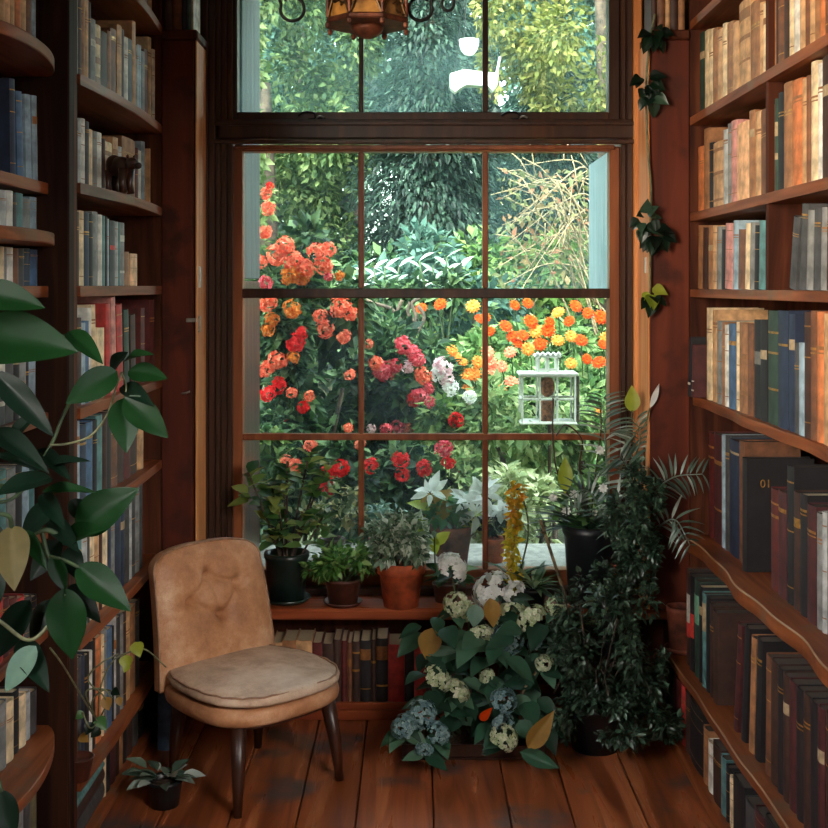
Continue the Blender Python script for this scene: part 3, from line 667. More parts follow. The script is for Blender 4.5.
row('L', XL, LZ['L3'], 'on the left bookcase, fourth shelf down', 'books on the left bookcase, fourth shelf down', [
    (145.5, 254, 'pch', {'to': 138}), (137, 252, 'wbr', {'to': 132.5}), (132, 223, 'gry', g(('wht', .2, .24), ('wht', .7, .8))), (126, 223, 'tea'), (124, 222, 'lgr'), (120.5, 221, 'dgr', g(('red', .55, .62))), (115, 219, 'lbl'), (111, 217, 'dgr', {'to': 110}), (110, 216, 'tea'), (106, 215, 'wht'), (102, 212, 'gry'), (96, 214, 'blk'), (92, 213, 'nvy'), (86.5, 211, 'crm'), (82, 212, 'dbr'), (76, 0, 'tan')], zmax=1.85)
row('L', XL, LZ['L4'], 'on the left bookcase, fifth shelf down', 'books on the left bookcase, fifth shelf down', [
    (164, 300, 'drd', {'to': 159}), (154, 308, 'drd', {'to': 150}), (144, 315, 'dbr', {'l': .05, 'to': 139}), (137, 310, 'grn', {'l': .05, 'to': 132}), (130, 305, 'red', {'l': .08, 'to': 124}), (123, 297, 'pnk', {'l': .06, 'to': 119}), (116, 304, 'red', {'l': .04, 'to': 112}), (110, 328, 'crm', {'to': 102}), (100, 305, 'crm', {'l': .03, 'to': 96}), (95, 308, 'wht'), (92, 321, 'blu'), (87.5, 323, 'lbl'), (84, 318, 'dbr'), (78, 0, 'tan')], zmax=1.565)
row('L', XL, LZ['L5'], 'on the left bookcase, sixth shelf down', 'books on the left bookcase, sixth shelf down', [
    (152, 402, 'tan', {'to': 147.5}), (146, 400, 'dbr', {'to': 138}), (138, 405, 'drd'), (131, 408, 'dbr'), (124, 410, 'brn'), (117, 411, 'blk'), (111.5, 413, 'dbr'), (108, 415, 'tea'), (101, 420, 'blk'), (97, 422, 'blu', g(('gilt', .8, .83))), (90, 424, 'nvy', g(('gilt', .75, .78))), (82.5, 420, 'lbl'), (78, 418, 'brn'), (72, 0, 'tan')], zmax=1.22)
row('L', XL, LZ['L6'], 'on the left bookcase, seventh shelf down', 'books on the left bookcase, seventh shelf down', [
    (152, 482, 'dgr'), (147.5, 484, 'gry'), (143, 485, 'dgr'), (139, 486, 'lgr', {'to': 136.5}), (136.5, 492, 'dgr'), (132, 497, 'nvy'), (127, 503, 'nvy'), (121, 510, 'gry'), (116, 514, 'nvy'), (113, 517, 'crm'), (106, 520, 'dbr', {'to': 104}), (104, 518, 'tan'), (98, 519, 'crm'), (92, 528, 'dgr', {'to': 90}), (90, 530, 'lgr'), (85, 530, 'tea'), (80, 530, 'gry'), (74, 0, 'tan')], zmax=.93)
row('L', XL, LZ['L7'], 'on the left bookcase, eighth shelf down', 'books on the left bookcase, eighth shelf down', [
    (148, 600, 'dgr'), (144, 606, 'wbr'), (138, 608, 'tan'), (133, 611, 'dbr'), (129, 614, 'gry'), (127, 617, 'dgr'), (121.5, 617, 'lgr', {'to': 119.5}), (119, 626, 'blk'), (118, 628, 'blu'), (112, 629, 'gry'), (108, 635, 'crm', {'to': 106.5}), (106.5, 636, 'org'), (100, 640, 'blk', {'to': 96}), (95, 651, 'wht', {'to': 92.5}), (92, 654, 'blk'), (87, 655, 'nvy'), (83, 657, 'dgr'), (79.5, 656, 'oli'), (74, 0, 'tan')], zmax=.585)
row('L', XL, LZ['L8'], 'on the left bookcase, lowest shelf', 'books on the left bookcase, lowest shelf', [
    (158, 690, 'dbr'), (153, 694, 'blk'), (147, 699, 'dgr'), (141, 706, 'dbr'), (135, 713, 'blk'), (129.5, 720, 'wbr', {'to': 126}), (126, 722, 'dbr'), (121, 728, 'mar'), (116, 735, 'blk'), (110, 745, 'crm', {'to': 107.5}), (107, 0, 'tan')], zmax=.20)
XN = -1.0
row('L', XN, NZ['N1'], 'in the near left bay, top shelf', 'books near end of the left bookcase, top shelf', [
    (38, None, 'lbl', {'h': .3, 'to': 35}), (33, None, 'brn', {'h': .28}), (28, None, 'tan', {'h': .3}), (23, None, 'org', {'h': .28}), (18, None, 'tan', {'h': .3}), (13, None, 'pch', {'h': .29}), (8, None, 'tan', {'h': .3}), (3, None, 'org', {'h': .28}), (-4, None, 'tan', {'h': .3}), (-12, 0, 'tan')])
row('L', XN, NZ['N2'], 'in the near left bay, leaning row', 'books near end of the left bookcase, leaning blue volumes', [
    (41, 97, 'lbl', {'l': .05, 'to': 36.5}), (34.5, 96, 'lbl', {'l': .06, 'to': 29.5}), (26.5, 93, 'blu', {'l': .07, 'to': 21}), (18, 80, 'nvy', {'l': .03, 'to': 13}), (-5, 80, 'tan')], zmax=2.15)
row('L', XN, NZ['N3'], 'in the near left bay, low gap', 'books near end of the left bookcase, low gap', [
    (40, None, 'lbl', {'h': .098}), (33, None, 'gry', {'h': .09}), (26, None, 'tea', {'h': .1}), (19, None, 'dgr', {'h': .095}), (15, None, 'wht', {'h': .1}), (9, None, 'lgr', {'h': .098}), (3, None, 'wht', {'h': .1}), (-6, 0, 'tan')])
row('L', XN, NZ['N4'], 'in the near left bay, under the round ledge', 'books near end of the left bookcase, under the round ledge', [
    (40, None, 'blu', {'h': .095}), (33, None, 'nvy', {'h': .097}), (26, None, 'dgr', {'h': .095}), (21, None, 'brn', {'h': .094}), (16, None, 'wht', {'h': .095}), (9, None, 'gry', {'h': .092}), (7, None, 'crm', {'h': .095}), (-1, None, 'wht', {'h': .095}), (-8, 0, 'tan')])
row('L', XN, NZ['N5'], 'in the near left bay, behind the large leaves', 'books near end of the left bookcase, behind the large leaves', [
    (39, 352, 'lbl'), (31, 354, 'blk'), (28, 349, 'gry'), (22, 345, 'blk'), (16, 340, 'dgr'), (8, 330, 'dgr', g(('wht', .2, .25), ('wht', .5, .8))), (0, 335, 'gry'), (-8, 0, 'tan')], zmax=1.56)
row('L', XN, NZ['N6'], 'in the near left bay, behind the plant stems', 'books near end of the left bookcase, behind the plant stems', [
    (38, 470, 'tea'), (31, 466, 'lbl'), (25, 464, 'blk'), (18, 468, 'gry'), (10, 470, 'tea'), (2, 470, 'dgr'), (-8, 0, 'tan')], zmax=1.225)
row('L', XN, NZ['N7'], 'in the near left bay, row of red volumes', 'books near end of the left bookcase, red volumes', [
    (40, 596, 'blk'), (34, 596, 'dgr'), (28, 597, 'red'), (20, 597, 'drd'), (13, 598, 'mar'), (6, 599, 'red'), (-4, 0, 'tan')], zmax=.92)
row('L', XN, NZ['N8'], 'in the near left bay, lowest round ledge', 'books near end of the left bookcase, lowest round ledge', [
    (39, 690, 'dgr'), (33, 692, 'lgr'), (28, 694, 'crm'), (22, 690, 'blk'), (16, 700, 'crm'), (9, 702, 'gry'), (2, 700, 'lgr'), (-8, 0, 'tan')], zmax=.65)
row('L', XN, NZ['N9'], 'in the near left bay, bottom shelf', 'books near end of the left bookcase, bottom shelf', [
    (39, None, 'oli', {'h': .2}), (33, None, 'dgr', {'h': .21}), (27, None, 'gry', {'h': .22}), (20, None, 'crm', {'h': .2}), (14, None, 'tan', {'h': .21}), (8, None, 'dgr', {'h': .2}), (0, None, 'lgr', {'h': .21}), (-8, 0, 'tan')], zmax=.39)
# the flat pile at the bottom of the left bookcase, teal one on top
zb = LZ['L8'] + .0006
for T, c, lb in ((.05, 'dgr', 'charcoal big book lying flat, bottom of the pile, left bookcase'), (.04, 'dbr', 'dark brown big book lying flat, middle of the pile, left bookcase'), (.022, 'tea', 'pale teal thin book lying on the big pile, left bookcase')):
    b = make_book('book', T, .32, .21, c, lb, 'books lying flat in a pile', (-.945, 3.325, zb + T / 2), math.pi, 0, (), True)
    zb += T + .0008
# the row of old bindings under the window bench
BYD = 4.442
def bench_books():
    items = [(272, 643, 'tan', {}), (282, 641, 'wbr', {}), (296, 641, 'tan', {}), (312, 643, 'drd', {}), (322, 644, 'dbr', {}), (333, 640, 'dbr', {}), (341, 641, 'drd', {}), (347, 643, 'brn', {'b': (('org', .6, .72),)}), (352, 642, 'dbr', {'b': (('gilt', .5, .54), ('gilt', .8, .83))}), (360, 641, 'blk', {'b': (('gilt', .2, .22), ('org', .68, .86))}),
             (371, 640, 'dbr', {'b': (('gilt', .62, .66),)}), (376, 639, 'blk', {'b': (('org', .66, .88), ('gilt', .24, .27))}), (388, 645, 'red', {}), (404.5, 646, 'blk', {}), (414, 645, 'red', {'n': 1}), (426, 648, 'mar', {}), (437, 646, 'dbr', {}), (449, 650, 'drd', {}), (460, 0, 'x', {})]
    for k, it in enumerate(items[:-1]):
        a, b = X(it[0], BYD), X(items[k + 1][0], BYD); T = b - a - .001
        make_book('book', T, Z(it[1], BYD) - .06, .16, it[2], '%s old book, %s from the left under the window bench' % (WORD[it[2]], ORD[k + 1]), 'old books under the window bench', ((a + b) / 2, BYD, .0606), math.pi / 2, 0, it[3].get('b', ()))
bench_books()
# the mark on the thick black book
bk = [o for o in COL.objects if o.get('label', '').startswith('black big book marked 01')][0]
cu = bpy.data.curves.new('cover_number', 'FONT'); cu.body = '01'; cu.size = .036; cu.extrude = .0006; cu.align_x = 'CENTER'; cu.align_y = 'CENTER'
tmp = bpy.data.objects.new('cover_number', cu); COL.objects.link(tmp); bpy.context.view_layer.update()
nm_ = bpy.data.meshes.new_from_object(tmp.evaluated_get(bpy.context.evaluated_depsgraph_get())); bpy.data.objects.remove(tmp); bpy.data.curves.remove(cu)
nm_.materials.clear(); nm_.materials.append(GILT); no = link('cover_number', nm_, bk)
Tb = max(v.co.y for v in bk.data.vertices)
no.location = (.066, -Tb - .0004, Z(482, 3.84) - RZ['R5']); no.rotation_euler = (math.pi / 2, 0, 0)
# tall blue folder behind the chair
bf = make_book('folder', .045, .31, .22, 'blu', 'tall blue folder standing on the floor beside the armless chair, against the bookcase', 'x', (-.868, 4.13, .0006), math.pi / 2, .0, ()); del bf['group']; bf['category'] = 'folder'
# bear figurine on the third shelf
t = thing('bear_figurine', 'small dark wooden bear figurine standing in front of books, left bookcase', 'figurine', (-.924, 3.74, LZ['L2']), math.radians(50)); t.scale = (1.4, 1.4, 1.4)
m = MB()
m.ell((0, 0, .062), (.017, .042, .023), 12, 8); m.ell((0, .02, .066), (.018, .024, .024), 12, 8); m.ell((0, -.045, .066), (.013, .019, .014), 10, 7); m.ell((0, -.066, .06), (.007, .012, .008), 8, 6)
for s in (-1, 1):
    m.ell((s * .009, -.042, .081), (.004, .003, .005), 6, 4)
    for y in (-.026, .028): m.tube([(s * .009, y, .055), (s * .010, y + .003, .025), (s * .010, y - .002, 0.001)], [.011, .0085, .009], 8)
m.build('body', W_DARK, t, True)

# ------------------------------------------------------------------ the chair
def leather(name, c1, c2, c3, bump=.35):
    m, nt, b = new_mat(name); L = nt.links
    tc = N(nt, 'ShaderNodeTexCoord'); n1 = N(nt, 'ShaderNodeTexNoise'); n1.inputs['Scale'].default_value = 7; n1.inputs['Detail'].default_value = 9; n1.inputs['Roughness'].default_value = .7
    L.new(tc.outputs['Object'], n1.inputs['Vector'])
    r = ramp(nt, [(.3, c1), (.5, c2), (.72, c3)]); L.new(n1.outputs['Fac'], r.inputs['Fac'])
    vo = N(nt, 'ShaderNodeTexVoronoi', feature='DISTANCE_TO_EDGE'); vo.inputs['Scale'].default_value = 130; L.new(tc.outputs['Object'], vo.inputs['Vector'])
    r2 = ramp(nt, [(0, (150, 150, 150)), (.06, (255, 255, 255))]); L.new(vo.outputs['Distance'], r2.inputs['Fac'])
    mx = N(nt, 'ShaderNodeMix', data_type='RGBA', blend_type='MULTIPLY'); mx.inputs['Factor'].default_value = .3
    L.new(r.outputs['Color'], mx.inputs[6]); L.new(r2.outputs['Color'], mx.inputs[7]); L.new(mx.outputs[2], b.inputs['Base Color'])
    b.inputs['Roughness'].default_value = .5
    ad = N(nt, 'ShaderNodeMath', operation='ADD'); L.new(n1.outputs['Fac'], ad.inputs[0])
    m3 = N(nt, 'ShaderNodeMath', operation='MULTIPLY'); m3.inputs[1].default_value = .35; L.new(r2.outputs['Color'], m3.inputs[0]); L.new(m3.outputs[0], ad.inputs[1])
    bp = N(nt, 'ShaderNodeBump'); bp.inputs['Strength'].default_value = bump; bp.inputs['Distance'].default_value = .004; L.new(ad.outputs[0], bp.inputs['Height']); L.new(bp.outputs[0], b.inputs['Normal'])
    return m
LEATHER = leather('worn_tan_leather', (146, 96, 62), (184, 132, 92), (216, 178, 142), .5)
CUSHION = leather('worn_pale_fabric', (160, 128, 104), (204, 176, 150), (228, 210, 190), .9)
PIPING = plain('leather_piping', (140, 104, 78), .5)
fwd = Vector((.69, -.724, 0)); fc = Vector((-.393, 3.75, 0)); ang = math.atan2(fwd.y, fwd.x)
ch = thing('slipper_chair', 'low armless tan leather chair with a button-tufted back and loose seat cushion', 'chair', fc - fwd * .21, ang)
# local frame: +x forward, +y to the chair's left (screen right), z up
def supersq(a, b, n=48, p=3.2):
    return [(a * math.copysign(abs(math.cos(t)) ** (2 / p), math.cos(t)), b * math.copysign(abs(math.sin(t)) ** (2 / p), math.sin(t))) for t in [2 * math.pi * i / n for i in range(n)]]
def pad(a, b, z0, z1, rnd, crown, p=3.2, cx=0.0, wob=0.0, n=56, taper=1.0, sag=None):
    m = MB(); rings = []
    prof = [(1 - rnd * 1.0 / a, z0)] + [(1 - rnd / a * (1 - math.sin(q)), z0 + (z1 - z0) * (.5 - .5 * math.cos(q))) for q in (math.pi * .12, math.pi * .28, math.pi * .5, math.pi * .72, math.pi * .88)]
    prof = [(1 - rnd / a, z0), (1 - rnd * .45 / a, z0 + (z1 - z0) * .07), (1 - rnd * .12 / a, z0 + (z1 - z0) * .22), (1, z0 + (z1 - z0) * .5), (1 - rnd * .12 / a, z0 + (z1 - z0) * .78), (1 - rnd * .45 / a, z0 + (z1 - z0) * .93), (1 - rnd / a, z1)]
    for f in (.8, .6, .4, .2): prof.append(((1 - rnd / a) * f, z1 + crown * (1 - f * f)))
    base = supersq(a, b, n, p)
    for k, (s, z) in enumerate(prof):
        r = []
        for i, (x, y) in enumerate(base):
            t = 2 * math.pi * i / n; w = 1 + wob * .4 * math.sin(5 * t + 1) * (k > 2)
            zz = z + wob * .06 * math.sin(3 * t + 2 * s) * (k > 3) + (sag(x * s, y * s) if sag and k > 4 else 0)
            yy = y * s * w * (1 - (1 - taper) * (-(x * s) / a * .5 + .5))
            r.append((cx + x * s * w, yy, zz))
        rings.append(r)
    vs = [p_ for r in rings for p_ in r]; fs = []
    for i in range(len(rings) - 1):
        for j in range(n):
            a_, b_ = i * n + j, i * n + (j + 1) % n; fs.append((a_, b_, b_ + n, a_ + n))
    fs.append(tuple(range(n))[::-1]); c = len(vs); zc = z1 + crown + (sag(0, 0) if sag else 0); vs.append((cx, 0, zc)); o = (len(rings) - 1) * n
    for j in range(n): fs.append((o + j, o + (j + 1) % n, c))
    return m.add(vs, fs)
SB0, SB1 = .258, .318
pad(.255, .262, SB0, SB1, .028, .004, 3.0, taper=.92).build('seat', LEATHER, ch, True)
cushion = pad(.265, .262, SB1 + .002, SB1 + .043, .05, .015, 2.7, .012, .04, taper=.92, sag=lambda x, y: -.012 * math.exp(-((x - .03) ** 2 + y ** 2) / .006) + .004 * math.sin(28 * x + 9 * y)).build('seat_cushion', CUSHION, ch, True)
m = MB(); m.tube([(x * .985 + .012, y * .985 * (1 - .08 * (-(x) / .265 * .5 + .5)), SB1 + .037 + .002 * math.sin(4 * i)) for i, (x, y) in enumerate(supersq(.258, .256, 60, 2.7))], .0035, 6); m.build('piping', PIPING, cushion, True)
# backrest: a thick slab of grid, leaning back, rounded at the top, dimpled at the buttons
BW, BH, BT = .228, .44, .085
buttons = [(-.015, .335), (.098, .295), (-.098, .262), (.018, .20)]
def back_outline(v):
    """half width at height fraction v"""
    w = BW * (1.02 - .10 * v)
    if v > .86: w *= (1 - ((v - .86) / .14) ** 2.6 * .22)
    return w
def back_pt(u, v, side):
    y = u * back_outline(v); z = v * BH - .018 * abs(u) ** 3 * max(0, (v - .6) / .4)
    e = max(abs(u) ** 6, (max(0, v - .0)) ** 14)
    th = BT / 2 * (1 - .62 * min(1, e))
    x = side * th
    if side > 0:
        x += .012 * (1 - u * u) * math.sin(math.pi * min(1, v))
        for (by, bz) in buttons:
            d2 = (y - by) ** 2 + (z - bz) ** 2; x -= .026 * math.exp(-d2 / .0005) + .016 * math.exp(-d2 / .003)
        for i in range(len(buttons)):
            for j in range(i):
                (y1, z1), (y2, z2) = buttons[i], buttons[j]
                L2 = (y2 - y1) ** 2 + (z2 - z1) ** 2
                if L2 > .0235: continue
                t = max(0, min(1, ((y - y1) * (y2 - y1) + (z - z1) * (z2 - z1)) / L2)); dd = (y - y1 - t * (y2 - y1)) ** 2 + (z - z1 - t * (z2 - z1)) ** 2
                x -= .011 * math.exp(-dd / .00007)
    x += .05 * (v - .3) ** 2 * (-1)
    return (x - .26 * z * 1.0 * .62, y, z)
nu, nv = 96, 90; m = MB(); vs = []; fs = []
us = [math.sin(math.pi / 2 * (-1 + 2 * i / nu)) for i in range(nu + 1)]; vvs = [math.sin(math.pi / 2 * (j / nv)) for j in range(nv + 1)]
for side in (1, -1):
    for v in vvs:
        for u in us: vs.append(back_pt(u, v, side))
K = (nu + 1) * (nv + 1)
for s in (0, 1):
    for j in range(nv):
        for i in range(nu):
            a = s * K + j * (nu + 1) + i; q = (a, a + 1, a + nu + 2, a + nu + 1); fs.append(q if s == 0 else q[::-1])
per = [i for i in range(nu + 1)] + [j * (nu + 1) + nu for j in range(1, nv + 1)] + [nv * (nu + 1) + i for i in range(nu - 1, -1, -1)] + [j * (nu + 1) for j in range(nv - 1, 0, -1)]
for i in range(len(per)):
    a, b = per[i], per[(i + 1) % len(per)]; fs.append((a, a + K, b + K, b))
m.add(vs, fs); back = m.build('backrest', LEATHER, ch, True); back.location = (-.185, 0, SB1 - .03)
m = MB(); edge = [back_pt(-1, v, 1) for v in vvs] + [back_pt(u, 1, 1) for u in us[1:]] + [back_pt(1, v, 1) for v in vvs[::-1][1:]]
m.tube([(x + .002, y, z) for (x, y, z) in edge], .004, 6); m.build('piping', PIPING, back, True)
for (by, bz) in buttons:
    v = bz / BH; p = back_pt(by / back_outline(v), v, 1); m = MB(); m.ell((p[0] + .003, p[1], p[2]), (.006, .011, .011), 12, 8); m.build('button', PIPING, back, True)
for (lx, ly, splx, sply) in ((.20, .19, .035, .03), (.20, -.19, .035, -.03), (-.185, .165, -.03, .02), (-.185, -.165, -.03, -.02)):
    m = MB(); m.tube([(lx - splx * .6, ly - sply * .6, SB0 + .012), (lx, ly, .13), (lx + splx * .35, ly + sply * .35, 0.0005)], [.026, .021, .0125], 14); m.build('leg', W_DARK, ch, True)
m = MB(); m.prism(supersq(.225, .215, 36, 3)[::1], SB0 - .012, SB0 + .004, .003); m.build('seat_frame', W_DARK, ch)

# ------------------------------------------------------------------ hanging lantern
AMBER_DIM = plain('dim_amber_glass', (120, 84, 46), .3, 0, .3, 25)  # dim copy of the amber glass; lit and shaded panels differ by colour
LY = 3.40; lc = P(367.5, 20, LY)
lt = thing('hanging_lantern', 'pierced brass ceiling lantern with black iron scrolls hanging before the window', 'lantern', (lc.x, LY, 2.30), 0)
def hexr(r, z, n=8, ph=math.pi / 8): return [(r * math.cos(2 * math.pi * i / n + ph), r * math.sin(2 * math.pi * i / n + ph), z) for i in range(n)]
zb, zt = 2.352, 2.56; o0 = 2.30
a_, b_ = hexr(.118, zb - o0), hexr(.118, zt - o0)
m = MB(); m.prism([(x, y) for x, y, z in hexr(.122, 0)], zb - o0 - .016, zb - o0, .004); m.prism([(x, y) for x, y, z in hexr(.122, 0)], zt - o0, zt - o0 + .014, .004)
for i in range(8): m.tube([a_[i], b_[i]], .006, 6); m.lathe([(.0001, zb - o0 - .034), (.007, zb - o0 - .028), (.008, zb - o0 - .018), (.004, zb - o0 - .014)], (a_[i][0], a_[i][1], 0), 8)
m.build('frame', COPPER, lt)
m = MB(); m.lathe([(.0001, .0), (.014, .002), (.034, .010), (.044, .024), (.048, .038)], (0, 0, 0), 20); m.build('finial', COPPER, lt, True)
random.seed(3)
for i in range(8):
    p0, p1 = Vector(a_[i]), Vector(a_[(i + 1) % 8]); ex = (p1 - p0); H = zt - zb; nrm = ((p0 + p1) / 2).normalized(); nrm.z = 0
    m = MB(); q = [p0 + ex * .08 - nrm * .004, p1 - ex * .08 - nrm * .004]; m.add([q[0], q[1], q[1] + Vector((0, 0, H)), q[0] + Vector((0, 0, H)), q[0] - nrm * .002, q[1] - nrm * .002, q[1] - nrm * .002 + Vector((0, 0, H)), q[0] - nrm * .002 + Vector((0, 0, H))], [(0, 1, 2, 3), (7, 6, 5, 4), (0, 4, 5, 1), (2, 6, 7, 3), (0, 3, 7, 4), (1, 5, 6, 2)])
    pane = m.build('glass_panel', AMBER_LIT if i in (4, 5) else AMBER_DIM, lt)
    m = MB()
    for k in range(9):
        cx, cz, r = random.uniform(.15, .85), random.uniform(.08, .92) * H, random.uniform(.012, .03); ph = random.uniform(0, 6)
        m.tube([p0 + ex * max(.02, min(.98, cx + r * math.cos(ph + t * .5) * (1 - t * .05) / ex.length)) + Vector((0, 0, max(.004, min(H - .004, cz + r * math.sin(ph + t * .5) * (1 - t * .05))))) + nrm * .001 for t in range(13)], .0034, 6)
    for s in (0, 1): m.tube([p0 + ex * s * .96 + ex * .02 + nrm * .001, p0 + ex * (1 - s) * .96 + ex * .02 + Vector((0, 0, H)) + nrm * .001], .004, 6)
    m.build('pierced_grille', BRASS, lt)
m = MB(); m.lathe([(.122, zt - o0 + .014), (.09, .31), (.05, .35), (.02, .37), (.012, .39), (.0001, .392)], (0, 0, 0), 16); m.build('cap', COPPER, lt, True)
m = MB()
for k in range(13):
    z = .40 + k * .033; q = [(math.cos(t) * .010 * (k % 2), math.cos(t) * .010 * (1 - k % 2), z + .021 * math.sin(t)) for t in [2 * math.pi * j / 12 for j in range(13)]]; m.tube(q, .0035, 6, False)
m.build('chain', IRON, lt)
m = MB(); m.lathe([(.06, CEIL_Z - o0 - .001), (.058, CEIL_Z - o0 - .02), (.02, CEIL_Z - o0 - .04), (.0001, CEIL_Z - o0 - .042)], (0, 0, 0), 20); m.build('ceiling_rose', COPPER, lt, True)
for s, r0, xr in ((-1, .034, .213), (1, .033, .150)):
    m = MB(); pts = [(s * .118, 0, .20)] + [(s * (.118 + (xr - .118 + .03) * t), 0, .2 + .06 * math.sin(math.pi * t)) for t in (.3, .6, .9)]
    cx, cz = s * xr, .085
    pts = [(s * .12, 0, .19), (s * .16, 0, .175), (cx + s * r0 * 1.1, 0, .14)] + [(cx + s * r0 * math.cos(a), 0, cz + r0 * math.sin(a)) for a in [.4 - .45 * k for k in range(14)]]
    m.tube(spline(pts, 4), .005, 8); m.build('scroll', IRON, lt, True)
m = MB(); pts = [(.118, 0, .24), (.18, 0, .19), (.215, 0, .125)] + [(.228 + .017 * math.cos(a), 0, .10 + .02 * math.sin(a)) for a in [2.6 + .5 * k for k in range(11)]]; m.tube(spline(pts, 4), .0045, 8); m.build('scroll', IRON, lt, True)
m = MB(); m.ell((0, 0, .15), (.028, .028, .04), 12, 8); m.tube([(0, 0, .19), (0, 0, .27)], .014, 8)
em, ent, eb = new_mat('lamp_bulb'); eb.inputs['Emission Color'].default_value = (1, .62, .28, 1); eb.inputs['Emission Strength'].default_value = .8; m.build('bulb', em, lt, True)

# ------------------------------------------------------------------ indoor plants
G_DARK = leafmat('leaf_dark_green', (6, 20, 13), (10, 29, 18), (18, 40, 24), .42, .1, .25)
G_PHILO = leafmat('leaf_glossy_green', (8, 28, 12), (15, 44, 18), (28, 66, 26), .42, .16, .14)
G_PALE = leafmat('leaf_brown_green', (84, 76, 44), (98, 88, 54), (108, 98, 62), .45, .35)
G_MID = leafmat('leaf_mid_green', (36, 78, 42), (66, 112, 58), (110, 150, 84), .4, .35)
G_LIME = leafmat('leaf_lime', (120, 140, 40), (160, 172, 56), (196, 192, 84), .45, .5)
G_GREY = leafmat('leaf_grey_green', (60, 92, 78), (98, 130, 112), (150, 174, 154), .45, .3)
G_DEEP = leafmat('leaf_deep_green', (20, 40, 30), (36, 62, 46), (66, 92, 72), .36, .2, .6)
G_BUSH = leafmat('leaf_small_dark', (28, 48, 36), (48, 76, 56), (84, 112, 88), .34, .2, .6)
G_SILVER = leafmat('leaf_silver_green', (60, 84, 72), (104, 128, 112), (176, 190, 180), .32, .2, .7)
G_HYD = leafmat('leaf_hydrangea', (30, 62, 46), (50, 92, 68), (92, 130, 104), .42, .3)
Y_LEAF = leafmat('leaf_yellow', (196, 170, 40), (224, 186, 60), (232, 150, 50), .5, .5)
Y_BROWN = leafmat('leaf_yellow_brown', (130, 96, 44), (160, 122, 56), (180, 140, 70), .5, .45)
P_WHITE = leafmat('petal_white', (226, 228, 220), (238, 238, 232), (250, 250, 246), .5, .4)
P_CREAM = leafmat('petal_cream', (170, 190, 140), (206, 214, 178), (232, 232, 208), .55, .35)
P_BLUE = leafmat('petal_blue_grey', (92, 128, 134), (124, 158, 160), (160, 188, 184), .55, .3)
P_ORANGE = leafmat('petal_orange', (176, 46, 6), (190, 60, 8), (204, 80, 14), .6, .35, .08)
P_RED = leafmat('petal_red', (200, 22, 28), (226, 34, 38), (238, 60, 52), .6, .35, .08)
P_CORAL = leafmat('petal_coral', (222, 92, 72), (236, 124, 92), (244, 160, 124), .6, .35, .08)
P_PINK = leafmat('petal_pink_red', (200, 60, 76), (222, 88, 100), (236, 132, 136), .6, .35, .08)
P_ROSE = leafmat('petal_pale_pink', (226, 176, 186), (236, 206, 210), (244, 232, 230), .5, .35)
P_AMB = leafmat('petal_apricot', (200, 96, 30), (212, 122, 44), (222, 150, 76), .6, .35, .08)

def pot(t, r, h, mat, style='rim', soil=True, saucer=None, z=0.0, tint=None):
    m = MB(); rb = r * .72; w = .008
    if style == 'rim': prof = [(rb, z), (r * .9, z + h * .74), (r * 1.0, z + h * .745), (r * 1.03, z + h * .985), (r * 1.01, z + h), (r - w, z + h), (r * .86, z + h * .72), (r * .84, z + h * .70)]
    else: prof = [(rb * 1.1, z), (r * .97, z + h * .86), (r * 1.03, z + h * .9), (r * 1.03, z + h), (r - w, z + h), (r * .9, z + h * .8), (r * .88, z + h * .78)]
    m.lathe(prof, (0, 0, 0), 32); t_ = m.build('pot', mat, t, True)
    if soil: m = MB(); m.lathe([(.0001, z + h * .80), (r * .5, z + h * .815), (r * .88, z + h * .79)][::-1], (0, 0, 0), 20); m.build('soil', SOIL, t, True)
    if saucer: m = MB(); m.lathe([(rb * 1.25, .0), (rb * 1.55, saucer), (rb * 1.48, saucer), (rb * 1.2, .006), (.0001, .006)], (0, 0, 0), 28); m.build('saucer', mat if saucer != 'x' else mat, t, True)
    return t_
BENCH = .4136
